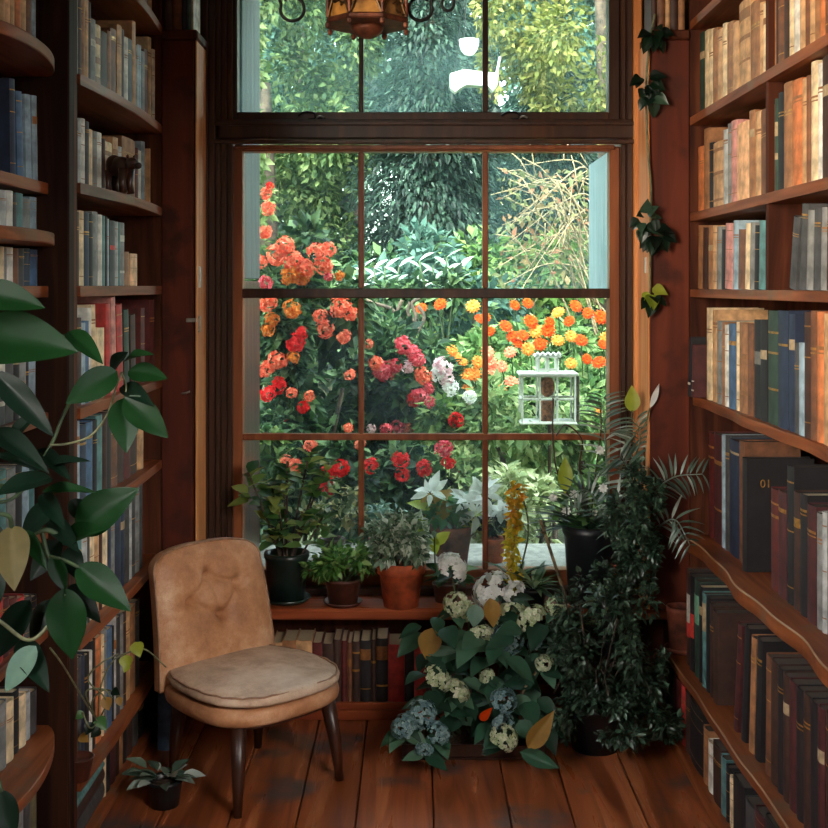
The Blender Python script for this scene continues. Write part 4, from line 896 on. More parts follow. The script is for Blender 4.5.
# big glossy foreground plant, on a stand just outside the picture
pl = thing('climbing_plant', 'large glossy green-leaved plant leaning into view before the left bookcase', 'plant', (-1.16, 2.22, 0.0), 0)
def rel(p): return Vector(p) - pl.location
m = MB(); m.lathe([(.15, .88), (.155, .9), (.155, .915), (.0001, .915)], (0, 0, 0), 28)
for k in range(3): a = 2.1 * k + .3; m.tube([(.15 * math.cos(a), .15 * math.sin(a), 0), (.10 * math.cos(a), .10 * math.sin(a), .89)], .014, 8)
m.build('plant_stand', W_DARK, pl)
pot(pl, .13, .2, POTBROWN, z=.915)
leaves = [  # base px, tip px, width px, distance, curl, material, turn of the face
    ((-30, 338), (76, 349), 62, 2.50, .18, G_PHILO, .3), ((-25, 292), (44, 306), 34, 2.46, .2, G_PHILO, .2), ((68, 332), (102, 362), 21, 2.52, .15, G_PHILO, .4),
    ((117, 371), (66, 403), 31, 2.55, .2, G_PHILO, -.2), ((128, 372), (167, 377), 24, 2.58, .25, G_PHILO, .5), ((124, 362), (152, 352), 14, 2.6, .2, G_PHILO, .6),
    ((124, 398), (126, 452), 32, 2.56, .2, G_PHILO, .3), ((124, 398), (168, 437), 30, 2.54, .22, G_PHILO, .1), ((122, 386), (152, 404), 18, 2.6, .2, G_DARK, .2), ((110, 372), (126, 352), 20, 2.62, .2, G_DARK, .3),
    ((-6, 372), (54, 436), 27, 2.48, .15, G_DARK, .2), ((52, 478), (-4, 492), 28, 2.46, .25, G_DARK, .9), ((42, 492), (95, 490), 15, 2.5, .2, G_PHILO, 1.0),
    ((76, 530), (137, 488), 42, 2.52, .22, G_PHILO, .15), ((64, 541), (103, 527), 23, 2.54, .2, G_PHILO, .3), ((78, 566), (130, 610), 34, 2.5, .2, G_PHILO, .2),
    ((64, 588), (72, 660), 40, 2.48, .2, G_PHILO, .1), ((12, 526), (14, 590), 36, 2.44, .1, G_PALE, .1), ((22, 530), (46, 568), 16, 2.46, .2, G_PHILO, .5), ((52, 556), (66, 592), 18, 2.5, .2, G_PHILO, .3),
    ((42, 494), (64, 528), 18, 2.5, .2, G_DARK, .3), ((68, 548), (80, 580), 22, 2.56, .2, G_DARK, .1), ((36, 646), (4, 692), 26, 2.44, .2, G_GREY, .4), ((-8, 430), (48, 470), 24, 2.52, .2, G_DARK, .7),
    ((-4, 560), (-30, 640), 40, 2.44, .2, G_DARK, .2), ((0, 790), (14, 840), 26, 2.5, .2, G_DARK, .2), ((20, 640), (48, 690), 26, 2.5, .2, G_DARK, .5), ((40, 470), (-8, 452), 16, 2.5, .2, G_DARK, .9), ((30, 600), (-6, 660), 30, 2.5, .2, G_DARK, .3),
    ((56, 500), (20, 540), 24, 2.56, .2, G_DARK, .4), ((60, 540), (30, 580), 24, 2.57, .2, G_DARK, .2), ((70, 500), (96, 528), 20, 2.57, .2, G_DARK, .5), ((36, 450), (70, 478), 18, 2.56, .2, G_DARK, .8), ((56, 600), (30, 640), 26, 2.55, .2, G_DARK, .2), ((10, 440), (40, 410), 18, 2.52, .2, G_DARK, .6), ((44, 470), (88, 458), 14, 2.55, .2, G_DARK, .9), ((70, 585), (100, 622), 22, 2.56, .2, G_DARK, .3), ((-10, 520), (-2, 600), 34, 2.5, .2, G_DARK, .2), ((50, 520), (78, 550), 20, 2.56, .2, G_DARK, .4)]
crown = P(38, 520, 2.54)
stem_mb = []
for i, (b, tip, w, Y, curl, mt, turn) in enumerate(leaves):
    pb, pt_ = P(b[0], b[1], Y), P(tip[0], tip[1], Y - .06 + .05 * math.sin(i * 2.1))
    L_ = (pt_ - pb).length; d = (pt_ - pb) / L_
    sh = leaf_shape(14, 1.0, .42, .14, curl, 4, .85, .05)
    V, fs = sh; V = V.copy(); V[:, 0] *= (w * Y / F) / L_; V[:, 2] = V[:, 2] * .55 + curl * .28 * V[:, 1]
    nrm = Vector((.1, -1, .35 + turn)); m = MB(); scatter(m, (V, fs), [rel(pb)], [d], [nrm], L_); o = m.build('leaf', mt, pl, True)
    if mt is G_PALE: o['label'] = 'pale brown-green leaf'
def stalk(pts, r=.0045, mat=STEM, par=pl, relf=rel, n=10):
    m = MB(); m.tube([relf(p) for p in spline(pts, n)], r, 7); return m.build('stem', mat, par, True)
root = Vector((-1.16, 2.22, 1.09))
stalk([root, P(-60, 500, 2.4), P(10, 500, 2.5), P(48, 450, 2.54), P(62, 418, 2.56), P(70, 402, 2.56)], .004)
stalk([P(50, 445, 2.54), P(66, 444, 2.55), P(90, 436, 2.56), P(107, 415, 2.57), P(116, 388, 2.57), P(122, 372, 2.58)], .0024, STEM_PALE)
stalk([P(122, 374, 2.58), P(126, 386, 2.57), P(124, 400, 2.56)], .0022, STEM_PALE)
stalk([root, P(-40, 560, 2.42), P(10, 545, 2.48), P(44, 530, 2.5), P(64, 538, 2.52), P(78, 530, 2.53)], .006)
stalk([P(42, 532, 2.5), P(48, 556, 2.5), P(62, 586, 2.49), P(66, 596, 2.48)], .005)
stalk([P(48, 556, 2.5), P(64, 560, 2.5), P(80, 568, 2.5)], .004)
stalk([root, P(-60, 440, 2.36), P(-30, 380, 2.42), P(-12, 345, 2.48)], .006); stalk([P(-30, 340, 2.48), P(20, 352, 2.5), P(70, 333, 2.53)], .003)
stalk([root, P(-30, 520, 2.38), P(6, 515, 2.42), P(12, 528, 2.44)], .005)
stalk([root, P(-60, 600, 2.36), P(-6, 618, 2.42), P(30, 640, 2.45), P(60, 612, 2.48)], .004, STEM_PALE)
stalk([root, P(-50, 470, 2.38), P(0, 486, 2.46), P(46, 482, 2.5)], .005)
stalk([root, P(-60, 700, 2.4), P(-10, 760, 2.5), P(2, 792, 2.5)], .004)
# the fine vine trailing out of the lower left shelf
vp = thing('trailing_vine', 'thin yellowing vine trailing over the lower shelves of the left bookcase', 'vine', (-.99, 3.32, LZ['L7']), 0)
relv = lambda p: Vector(p) - vp.location
m = MB(); m.lathe([(.03, 0), (.042, .06), (.045, .062), (.04, .062), (.036, .05), (.0001, .05)], (0, 0, 0), 20); o = m.build('pot', POTBROWN, vp, True); o.location = (.055, 0, .0006)
m = MB()
for pts in ([P(100, 726, 3.4), P(84, 700, 3.2), P(62, 664, 2.95), P(50, 648, 2.9)], [P(96, 724, 3.38), P(92, 702, 3.3), P(104, 690, 3.3), P(112, 698, 3.3)], [P(98, 722, 3.4), P(86, 692, 3.3), P(108, 690, 3.35), P(120, 697, 3.4)], [P(98, 722, 3.4), P(100, 690, 3.35), P(112, 662, 3.4), P(130, 652, 3.45), P(146, 650, 3.5), P(166, 667, 3.55)],
            [P(98, 722, 3.4), P(106, 700, 3.3), P(88, 680, 3.3), P(100, 664, 3.3), P(118, 654, 3.4)], [P(98, 722, 3.4), P(90, 728, 3.2), P(82, 712, 3.2)]):
    m.tube([relv(p) for p in spline(pts, 8)], .0024, 6)
m.build('stem', STEM_PALE, vp, True)
for (px, py, dx, dy, sz, mt, Y) in ((125, 655, 2, 14, 15, G_LIME, 3.42), (135, 642, 4, 12, 16, G_LIME, 3.44), (128, 664, -5, 10, 9, G_LIME, 3.4), (104, 697, 8, 22, 14, Y_BROWN, 3.3), (118, 697, 4, 16, 9, Y_BROWN, 3.35), (112, 690, 10, 6, 10, G_DARK, 3.33), (96, 718, 14, 16, 16, G_MID, 3.36), (92, 722, -6, 12, 13, G_DARK, 3.3), (84, 712, -10, 8, 10, G_MID, 3.25), (100, 728, -10, 10, 12, G_DARK, 3.3), (80, 735, 10, 8, 12, Y_BROWN, 3.3)):
    a, b = P(px, py, Y), P(px + dx, py + dy, Y - .02); m = MB(); scatter(m, leaf_shape(6, .9, .4, .15, .2, 2), [relv(a)], [b - a], [(.2, -1, .5)], sz * Y / F); o = m.build('leaf', mt, vp, True)
# small plant on the floor behind the chair
fp = thing('potted_plant', 'small dark-leaved potted plant on the floor between the left bookcase and the chair', 'plant', P(178, 802, 3.73) * 1.0, 0); fp.location.z = .0006; fp.location.x = -.775; fp.location.y = 3.70
pot(fp, .055, .08, POTBLACK, 'plain')
m = MB(); n = 26; a = RNG.uniform(0, 6.28, n); el = RNG.uniform(.1, .9, n); d = np.stack([np.cos(a), np.sin(a), el * .7], 1)
scatter(m, LEAF_OVAL, np.array([0, 0, .075]) + d * RNG.uniform(.02, .07, (n, 1)), d, np.array([0, 0, 1.0]) + .3 * rvec(n), RNG.uniform(.05, .085, n)); m.build('foliage', G_SILVER, fp, True)

# sill plants ------------------------------------------------------------------------------------
sp = thing('potted_plant', 'leafy upright plant in a dark green glazed pot on the bench behind the chair', 'plant', (-.487, 4.52, BENCH), 0)
pot(sp, .083, .185, POTGREEN, 'plain', saucer=.018)
m = MB(); tips = []
for k in range(11):
    a = k * 2.4; rr = random.uniform(.05, .17); zt = random.uniform(.30, .58); tip = Vector((rr * math.cos(a), rr * .6 * math.sin(a), zt)); tips.append(tip)
    m.tube(spline([(.02 * math.cos(a), .02 * math.sin(a), .15), (tip.x * .4, tip.y * .4, zt * .55), tip], 5), [.006] * 5 + [.004] * 6, 6)
m.build('stem', BARK, sp, True)
m = MB()
for tip in tips:
    n = 15; a = RNG.uniform(0, 6.28, n); d = np.stack([np.cos(a), np.sin(a), RNG.uniform(-.2, .9, n)], 1); base = np.array(tip) + np.array([0, 0, -1]) * RNG.uniform(0, .13, (n, 1))
    scatter(m, LEAF_OVAL, base, d, np.array([0, -.2, 1.0]) + .3 * rvec(n), RNG.uniform(.05, .088, n))
m.build('foliage', leafmat('leaf_sill', (48, 92, 48), (92, 138, 70), (176, 190, 104), .38, .45), sp, True)
sp = thing('potted_plant', 'round bushy bright green plant in a small dark pot on the bench', 'plant', (X(343, 4.47), 4.47, BENCH), 0)
pot(sp, .066, .10, POTBROWN, 'plain', saucer=.016)
m = MB(); bush(m, LEAF_MID, (0, 0, .15), (.115, .10, .07), 26, 620, .035, .034, .1, .7, -.5); m.build('foliage', leafmat('leaf_bright', (52, 104, 46), (96, 148, 70), (156, 188, 110), .42, .4), sp, True)
m = MB()
for k in range(7): a = k * .9; m.tube([(.01 * math.cos(a), .01 * math.sin(a), .08), (.06 * math.cos(a), .05 * math.sin(a), .14)], .0025, 6)
m.build('stem', STEM, sp)
sp = thing('potted_plant', 'grey-green bushy plant in a clean orange terracotta pot on the bench', 'plant', (X(401, 4.46), 4.46, BENCH), 0)
pot(sp, .09, .165, TERRA, saucer=None)
m = MB(); bush(m, LEAF_MID, (0, 0, .24), (.125, .10, .095), 30, 900, .04, .034, .15, .6, -.6); m.build('foliage', leafmat('leaf_sage', (70, 100, 76), (130, 158, 126), (214, 224, 206), .45, .4), sp, True)
m = MB()
for k in range(9): a = k * .7; m.tube([(.02 * math.cos(a), .02 * math.sin(a), .12), (.07 * math.cos(a), .06 * math.sin(a), .24)], .0028, 6)
m.build('stem', STEM, sp)
# lime leaved shoot that leans at the right of the terracotta pot, on the bench
sp = thing('potted_plant', 'small lime and white leaved plant on the bench right of the terracotta pot', 'plant', (X(446, 4.5), 4.52, BENCH), 0)
pot(sp, .05, .07, POTBROWN, 'plain')
m = MB(); n = 18; a = RNG.uniform(0, 6.28, n); d = np.stack([np.cos(a), np.sin(a), RNG.uniform(.0, 1.0, n)], 1)
scatter(m, LEAF_OVAL, np.array([0, 0, .08]) + d * .03, d, np.array([0, 0, 1.0]) + .4 * rvec(n), RNG.uniform(.06, .10, n)); m.build('foliage', G_MID, sp, True)
m = MB(); m.tube(spline([(-.03, -.03, .06), (-.04, -.04, .13), (-.045, -.03, .26)], 6), .003, 6); m.build('stem', STEM, sp, True)
m = MB(); scatter(m, LEAF_OVAL, [(-.045, -.03, .22), (-.05, -.03, .25)], [(.6, 0, .5), (.2, -.1, -1)], [(0, -1, .5), (0, -1, .2)], [.075, .07]); o = m.build('leaf', G_LIME, sp, True); o['label'] = 'lime green top leaves'
m = MB(); n = 9; a = RNG.uniform(0, 6.28, n); d = np.stack([np.cos(a), np.sin(a) * .5, RNG.uniform(.1, .6, n)], 1); scatter(m, LEAF_OVAL, np.array([-.01, 0, .14]) + d * .01, d, np.array([0, -.3, 1.0]) + .3 * rvec(n), RNG.uniform(.06, .1, n)); o = m.build('flower_head', P_WHITE, sp, True); o['label'] = 'white petals'

# outside sill pots
def osill(px, py_rim, r, h, mat, name, lb, Y=4.97):
    t = thing(name, lb, 'plant', (X(px, Y), Y, .4556), 0); pot(t, r, h, mat); return t
sp = osill(452, 525, .088, .155, TERRA_OLD, 'potted_plant', 'old terracotta pot with white lily flowers and lime leaves outside the glass')
m = MB(); bush(m, LEAF_OVAL, (-.02, 0, .19), (.08, .06, .07), 14, 110, .03, .06, .1, .6, -.3); m.build('foliage', G_MID, sp, True)
m = MB(); V, fs = leaf_shape(8, .9, .45, .2, .5, 3); scatter(m, (V, fs), [(-.1, -.02, .18)], [(.5, 0, .8)], [(0, -1, .6)], .15); o = m.build('leaf', Y_BROWN, sp, True); o['label'] = 'big bronze leaf'
m = MB(); scatter(m, LEAF_OVAL, [(-.09, -.03, .22), (-.1, -.03, .2), (.05, -.03, .2), (.02, -.02, .16)], [(-.6, 0, .3), (-.4, -.1, -.7), (.8, 0, .2), (.9, 0, .1)], [(0, -.6, 1)] * 4, [.1, .09, .1, .11]); o = m.build('leaf', G_LIME, sp, True); o['label'] = 'lime leaves'
for (x, z) in ((.07, .25), (.10, .20), (-.09, .29), (.13, .28)):
    m = MB(); n = 12; d = rvec(n) * [1, .6, .8] + [0, -.35, .35]; scatter(m, leaf_shape(5, .46, .5, .25, .45), np.tile([x, -.03, z], (n, 1)) + d * .012, d, rvec(n) * .5 + [0, -.7, .7], RNG.uniform(.045, .085, n)); m.build('flower_head', P_WHITE, sp, True)
m = MB()
for (x, z) in ((.07, .25), (.10, .20), (-.09, .29), (.13, .28)): m.tube(spline([(x * .2, 0, .12), (x * .8, 0, z * .8), (x, -.025, z)], 5), .003, 6)
m.build('stem', STEM, sp, True)
sp = osill(380, 532, .05, .095, TERRA_OLD, 'potted_plant', 'small old terracotta pot with fine foliage outside, behind the terracotta plant', 5.0)
m = MB(); bush(m, LEAF_MID, (0, 0, .15), (.10, .07, .07), 12, 220, .03, .032, .1, .6, -.4); m.build('foliage', G_GREY, sp, True)
sp = osill(494, 536, .05, .10, TERRA, 'potted_plant', 'little orange terracotta pot outside the glass right of the lilies', 4.98)
m = MB(); bush(m, LEAF_MID, (0, 0, .16), (.07, .06, .08), 12, 160, .03, .036, .1, .6, -.4); m.build('foliage', G_DARK, sp, True)
m = MB(); n = 7; a = np.arange(n) * 6.283 / n; d = np.stack([np.cos(a), np.full(n, -.4), np.sin(a)], 1); scatter(m, leaf_shape(4, .5, .45, .2, .3), np.tile([.03, -.05, .22], (n, 1)), d, np.tile([0, -1, .3], (n, 1)), .06); m.build('flower_head', P_WHITE, sp, True)
sp = osill(332, 545, .055, .09, POTBROWN, 'potted_plant', 'low dark pot with speckled foliage outside, behind the round bushy plant', 5.02)
m = MB(); bush(m, LEAF_MID, (0, 0, .2), (.12, .07, .12), 16, 260, .035, .042, .1, .6, -.4); m.build('foliage', leafmat('leaf_speckled', (70, 90, 60), (120, 130, 86), (190, 170, 110), .45, .35), sp, True)

# yellow flower plume
sp = thing('flowering_plant', 'plant with hanging yellow and orange flower plumes in front of the window', 'plant', (X(516, 4.5), 4.52, BENCH), 0)
pot(sp, .05, .07, POTBROWN, 'plain')
m = MB(); top = P(514, 486, 4.5) - sp.location; m.tube(spline([(0, 0, .05), (.05, .02, .25), (.03, .02, .38), top], 6), .0035, 6); m.tube(spline([(.03, .02, .38), (.0, 0, .30), (-.01, -.02, .1)], 6), .0025, 6); m.build('stem', STEM_PALE, sp, True)
for (pa, mt, n) in (([P(517, 486, 4.5), P(513, 505, 4.5), P(516, 524, 4.5)], Y_LEAF, 130), ([P(512, 530, 4.48), P(511, 555, 4.48), P(514, 582, 4.48)], leafmat('plume_yellow', (190, 180, 40), (226, 206, 60), (238, 196, 70), .5, .5), 170)):
    q = spline(pa, 10); pos = np.array([tuple(q[RNG.integers(0, len(q))] - sp.location) for _ in range(n)]) + rvec(n) * .02; m = MB()
    scatter(m, LEAF_MID, pos, rvec(n) * .7 + np.array([0, 0, -.5]), rvec(n), RNG.uniform(.022, .04, n)); m.build('flower_plume', mt, sp, True)
m = MB(); n = 16; a = RNG.uniform(0, 6.28, n); d = np.stack([np.cos(a), np.sin(a), RNG.uniform(.2, 1, n)], 1); scatter(m, LEAF_NARROW, np.array([0, 0, .07]) + d * .02, d, np.array([0, 0, 1.0]) + .3 * rvec(n), RNG.uniform(.08, .14, n)); m.build('foliage', G_MID, sp, True)

# tall black pot
sp = thing('potted_plant', 'arching strap-leaved plant with thin tall stems in a tall black pot', 'plant', (X(590, 4.49), 4.49, BENCH), 0); bx_ = sp.location
pot(sp, .10, .295, POTBLACK, 'plain')
m = MB(); n = 34; a = RNG.uniform(0, 6.28, n); el = RNG.uniform(.35, 1.6, n); d = np.stack([np.cos(a), np.sin(a) * .6, el], 1)
scatter(m, LEAF_STRAP, np.array([0, 0, .27]) + d * np.array([.03, .03, 0]), d, np.array([0, 0, 1.0]) + d * [-.8, -.8, 0], RNG.uniform(.14, .26, n)); m.build('foliage', G_DEEP, sp, True)
m = MB(); n = 46; a = RNG.uniform(0, 6.28, n); d = np.stack([np.cos(a), np.sin(a) * .6, RNG.uniform(-.2, .8, n)], 1)
scatter(m, LEAF_OVAL, np.array([-.02, 0, .33]) + rvec(n) * np.array([.12, .05, .09]), d, np.array([0, -.2, 1.0]) + .3 * rvec(n), RNG.uniform(.045, .085, n)); m.build('leaf', G_MID, sp, True)
m = MB()
for pts in ([P(588, 525, 4.49), P(560, 480, 4.5), P(553, 440, 4.52), P(553, 398, 4.54)], [P(592, 525, 4.49), P(580, 470, 4.5), P(582, 440, 4.5), P(566, 425, 4.5), P(556, 436, 4.5)], [P(590, 525, 4.49), P(596, 470, 4.5), P(601, 430, 4.5), P(600, 402, 4.52)]): m.tube([p - bx_ for p in spline(pts, 8)], .0032, 6)
m.build('stem', W_DARK, sp, True)
m = MB(); scatter(m, leaf_shape(8, .42, .5, .15, .15, 2), [P(565, 494, 4.45) - bx_], [(.02, 0, 1)], [(0, -1, .2)], .135); o = m.build('leaf', G_LIME, sp, True); o['label'] = 'upright lime green leaf'
for (px, py) in ((553, 497), (574, 494), (566, 511), (600, 450), (603, 488)):
    m = MB(); n = 8; a = np.arange(n) * 6.283 / n; d = np.stack([np.cos(a), np.full(n, -.5), np.sin(a)], 1); scatter(m, leaf_shape(3, .7, .5, .2, .3), np.tile(P(px, py, 4.43) - bx_, (n, 1)), d, np.tile([0, -1, .3], (n, 1)), .019); m.build('flower_head', P_WHITE, sp, True)
st = thing('garden_stake', 'brown bamboo stake leaning in the plants left of the tall black pot', 'stake', P(566, 598, 4.40), 0)
m = MB(); m.tube([(0, 0, 0), P(543, 528, 4.42) - st.location, P(540, 520, 4.425) - st.location], .006, 8); m.tube([P(545, 534, 4.418) - st.location, P(541, 532, 4.4) - st.location], .004, 6); m.build('cane', TWIG, st)

# palm with arching pinnate fronds
pm = thing('potted_palm', 'dark palm with arching comb-like fronds in front of the right window edge', 'plant', (.745, 4.50, BENCH), 0)
pot(pm, .075, .16, TERRA_OLD)
fr = [([(0, 0, .13), P(607, 470, 4.47), P(604, 420, 4.45), P(604, 398, 4.43)], 14, .11), ([(0, 0, .13), P(640, 520, 4.47), P(628, 470, 4.43), P(620, 455, 4.38)], 13, .13), ([(0, 0, .13), P(650, 500, 4.4), P(672, 478, 4.32), P(702, 474, 4.26)], 14, .09), ([(0, 0, .13), P(622, 520, 4.42), P(616, 500, 4.38), P(612, 545, 4.32)], 10, .09), ([(0, 0, .13), P(655, 530, 4.4), P(675, 520, 4.3), P(690, 545, 4.25)], 12, .1), ([(0, 0, .13), P(600, 510, 4.45), P(585, 490, 4.4), P(566, 500, 4.36)], 12, .09), ([(0, 0, .13), P(632, 470, 4.46), P(640, 440, 4.42), P(636, 420, 4.4)], 12, .11)]
for pts, nn, ll in fr:
    q = spline([p if isinstance(p, tuple) else p - pm.location for p in pts], 10); m = MB(); m.tube(q, [.0045 - .003 * i / len(q) for i in range(len(q))], 6)
    s0 = int(len(q) * .3); pos = []; dr = []; nm = []; sz = []
    for k in range(nn):
        i = s0 + int((len(q) - 1 - s0) * k / (nn - 1)); t = (q[min(i + 1, len(q) - 1)] - q[i - 1]).normalized()
        sd = t.cross(Vector((0, -1, .25))).normalized()
        for s in (-1, 1):
            pos.append(q[i]); dr.append(sd * s + t * .55 + Vector((0, 0, .15))); nm.append(Vector((0, -.6, 1)).normalized()); sz.append(ll * (1 - .5 * abs(k / (nn - 1) - .4)))
    scatter(m, leaf_shape(5, .13, .4, .2, .45), pos, dr, nm, sz); m.build('frond', G_SILVER, pm, True)
m = MB(); scatter(m, leaf_shape(8, .6, .4, .15, .15, 2), [P(632, 412, 4.42) - pm.location], [(.02, 0, 1)], [(0, -1, .2)], .098); o = m.build('leaf', G_LIME, pm, True); o['label'] = 'lime green oval leaf'
m = MB(); scatter(m, leaf_shape(8, .26, .45, .1, .05, 2), [P(650, 408, 4.36) - pm.location], [(.4, 0, 1)], [(.3, -1, .2)], .095); o = m.build('leaf', P_WHITE, pm, True); o['label'] = 'leaf painted white as if sunlit'  # sunlight on this leaf is put into its white colour
m = MB(); m.tube([p - pm.location for p in spline([P(620, 470, 4.42), P(636, 432, 4.4), P(645, 425, 4.38), P(650, 408, 4.36)], 8)], .003, 6); m.tube([p - pm.location for p in spline([P(640, 428, 4.4), P(632, 420, 4.41), P(632, 410, 4.42)], 5)], .0025, 6); m.build('stem', STEM_PALE, pm, True)

# hydrangea in a low trough on the floor
hy = thing('hydrangea', 'hydrangea with cream and blue-grey flower heads spilling onto the floor', 'hydrangea', (.22, 4.16, 0.0006), 0)
m = MB(); m.bx(-.27, .22, -.11, .13, 0, .008); m.bx(-.27, .22, -.11, -.095, .008, .05, .004); m.bx(-.27, .22, .115, .13, .008, .05, .004); m.bx(-.27, -.255, -.095, .115, .008, .05, .004); m.bx(.205, .22, -.095, .115, .008, .05, .004); m.build('trough', W_DARK, hy)
m = MB(); m.bx(-.254, .204, -.094, .114, .009, .044); m.build('soil', SOIL, hy)
hd = [(457, 604, 13, 0), (481, 636, 13, 0), (508, 638, 16, 1), (510, 617, 17, 0), (437, 678, 15, 0), (457, 691, 13, 0), (421, 714, 15, 1), (404, 726, 13, 1), (438, 733, 12, 1), (504, 700, 13, 1), (503, 723, 11, 1), (504, 737, 14, 0), (532, 619, 16, 0), (544, 663, 9, 0), (452, 568, 16, 2), (492, 590, 20, 2), (514, 592, 12, 2), (424, 750, 9, 1), (487, 676, 8, 0), (468, 612, 11, 0), (556, 606, 10, 0), (536, 642, 9, 1)]
def florets(r, n=95, hemi=-.35):
    m = MB(); d = rvec(n * 2); d = d[d[:, 2] > hemi][:n]; n = len(d); pos = d * np.array([r, r, r * .72]) * RNG.uniform(.85, 1.05, (n, 1))
    for k in range(4):
        ph = RNG.uniform(0, 6.28, n); ref = unit(np.cross(d, rvec(n))); b2 = np.cross(d, ref); a = k * math.pi / 2
        scatter(m, leaf_shape(2, .95, .55, .1, .1), pos, ref * math.cos(a) + b2 * math.sin(a) + d * .15, d, r * .30 * RNG.uniform(.8, 1.2, n))
    return m
fl_mesh = {}
def flower_head(par, p, r, mat, axis=(0, -.7, .7), key='h', n=70):
    k = (key, mat.name, random.randint(0, 1))
    if k not in fl_mesh: fl_mesh[k] = florets(1.0, n).mesh('flower_head', mat, True)
    o = link('flower_head', fl_mesh[k], par, p); o.scale = (r, r, r); q = Vector(axis).to_track_quat('Z', 'Y').to_euler(); o.rotation_euler = (q.x, q.y, random.uniform(0, 6.28)); return o
relh = lambda p: Vector(p) - hy.location
stm = MB(); lf = MB()
for i, (px, py, w, c) in enumerate(hd):
    Y = 3.90 + .34 * max(0, min(1, (742 - py) / 170)) + random.uniform(-.02, .02)
    if py > 700: Y = max(3.86, min(Y, F * (EYE - .03) / (py + w - 286)) - .01)
    p = P(px, py, Y); r = w * Y / F * 1.02
    p.z = max(p.z, r * .75 + .005)
    flower_head(hy, relh(p), r, (P_CREAM, P_BLUE, P_WHITE)[c], (random.uniform(-.3, .3), -.6, .75)); q = relh(p)
    stm.tube(spline([(q.x * .45, q.y * .15, .06), (q.x * .75, q.y * .4 + .03, max(.1, q.z * .7)), (q.x, q.y + .01, q.z - .01)], 5), .0035, 6)
    n = 5; a = RNG.uniform(0, 6.28, n); d = np.stack([np.cos(a), np.sin(a) * .8, RNG.uniform(-.35, .15, n)], 1)
    scatter(lf, leaf_shape(6, .66, .42, .15, .3, 2), np.tile(np.array(q) + [0, .03, -.03], (n, 1)), d, np.array([0, -.45, 1.0]) + .25 * rvec(n), RNG.uniform(.06, .09, n))
n = 80; pos = np.stack([RNG.uniform(-.2, .22, n), RNG.uniform(-.16, .02, n), RNG.uniform(.10, .46, n)], 1); pos[:, 1] -= .06 * (1 - pos[:, 2] / .5); pos[:, 1] += .05
a = RNG.uniform(0, 6.28, n); d = np.stack([np.cos(a), -np.abs(np.sin(a)) * .8, RNG.uniform(-.5, .2, n)], 1); scatter(lf, leaf_shape(6, .66, .42, .15, .3, 2), pos, d, np.array([0, -.5, 1.0]) + .3 * rvec(n), RNG.uniform(.08, .12, n))
stm.build('stem', STEM, hy, True); lf.build('foliage', G_HYD, hy, True)
for (b, t_, w, mt, lb) in (((432, 628), (426, 660), 24, Y_BROWN, 'yellowing leaf'), ((490, 598), (494, 628), 18, Y_BROWN, 'brown leaf'), ((476, 604), (474, 628), 18, G_GREY, None), ((528, 748), (554, 712), 20, Y_BROWN, 'pale brown leaf'), ((520, 752), (560, 768), 17, G_HYD, None), ((520, 720), (528, 738), 20, G_HYD, None), ((480, 720), (492, 708), 9, P_ORANGE, 'small orange leaf'), ((425, 652), (462, 650), 11, G_GREY, None)):
    Y = 3.95 if b[1] > 700 else 4.1
    if b[1] > 740: Y = 3.86
    p0, p1 = P(*b, Y), P(*t_, Y - .02); L_ = (p1 - p0).length; V, fs = leaf_shape(8, 1.0, .42, .14, .1, 3); V = V.copy(); V[:, 0] *= w * Y / F / L_
    p0.z = max(p0.z, .012); m = MB(); scatter(m, (V, fs), [relh(p0)], [p1 - p0], [(.1, -1, .4)], L_); o = m.build('leaf', mt, hy, True)
    if lb: o['label'] = lb
m = MB(); m.tube([relh(p) for p in spline([P(536, 672, 4.08), P(524, 690, 4.06), P(520, 712, 4.04), P(528, 730, 4.02)], 8)], .005, 7); m.tube([relh(p) for p in spline([P(452, 612, 4.2), P(440, 618, 4.2), P(432, 630, 4.18)], 6)], .003, 6); o = m.build('branch', TWIG, hy, True); o['label'] = 'bare brown branch'

# small-leaved bush that fills the right corner
bu = thing('leafy_bush', 'dense small-leaved dark green bush on the floor in the right corner', 'bush', (.62, 4.16, 0.0006), 0)
pot(bu, .10, .16, POTBLACK, 'plain')
m = MB()
for k in range(16):
    a = k * 2.4; tip = Vector((.22 * math.cos(a) * random.uniform(.5, 1), -.04 + .14 * math.sin(a), random.uniform(.15, .68))); m.tube(spline([(.03 * math.cos(a), .03 * math.sin(a), .16), (tip.x * .5, tip.y * .5, .3), tip], 5), .003, 6)
m.tube(spline([(.1, 0, .2), (.13, -.05, .45), (.17, -.06, .56)], 5), .0035, 6); m.build('stem', BARK, bu, True)
m = MB(); LEAF_S = leaf_shape(3, .5, .45, .2, .25)
bush(m, LEAF_S, (.03, -.03, .34), (.21, .17, .27), 54, 3400, .055, .026, .2, .6, -.8)
bush(m, LEAF_S, (.05, -.12, .12), (.24, .12, .12), 26, 1600, .05, .026, .3, .6, -.4)
bush(m, LEAF_S, (.17, .12, .72), (.12, .08, .29), 34, 2600, .05, .026, .2, .6, -.8)
v = np.array(m.v); m.v = [(x, y, max(z, .006)) for x, y, z in v if True]; m.build('foliage', G_BUSH, bu, True)
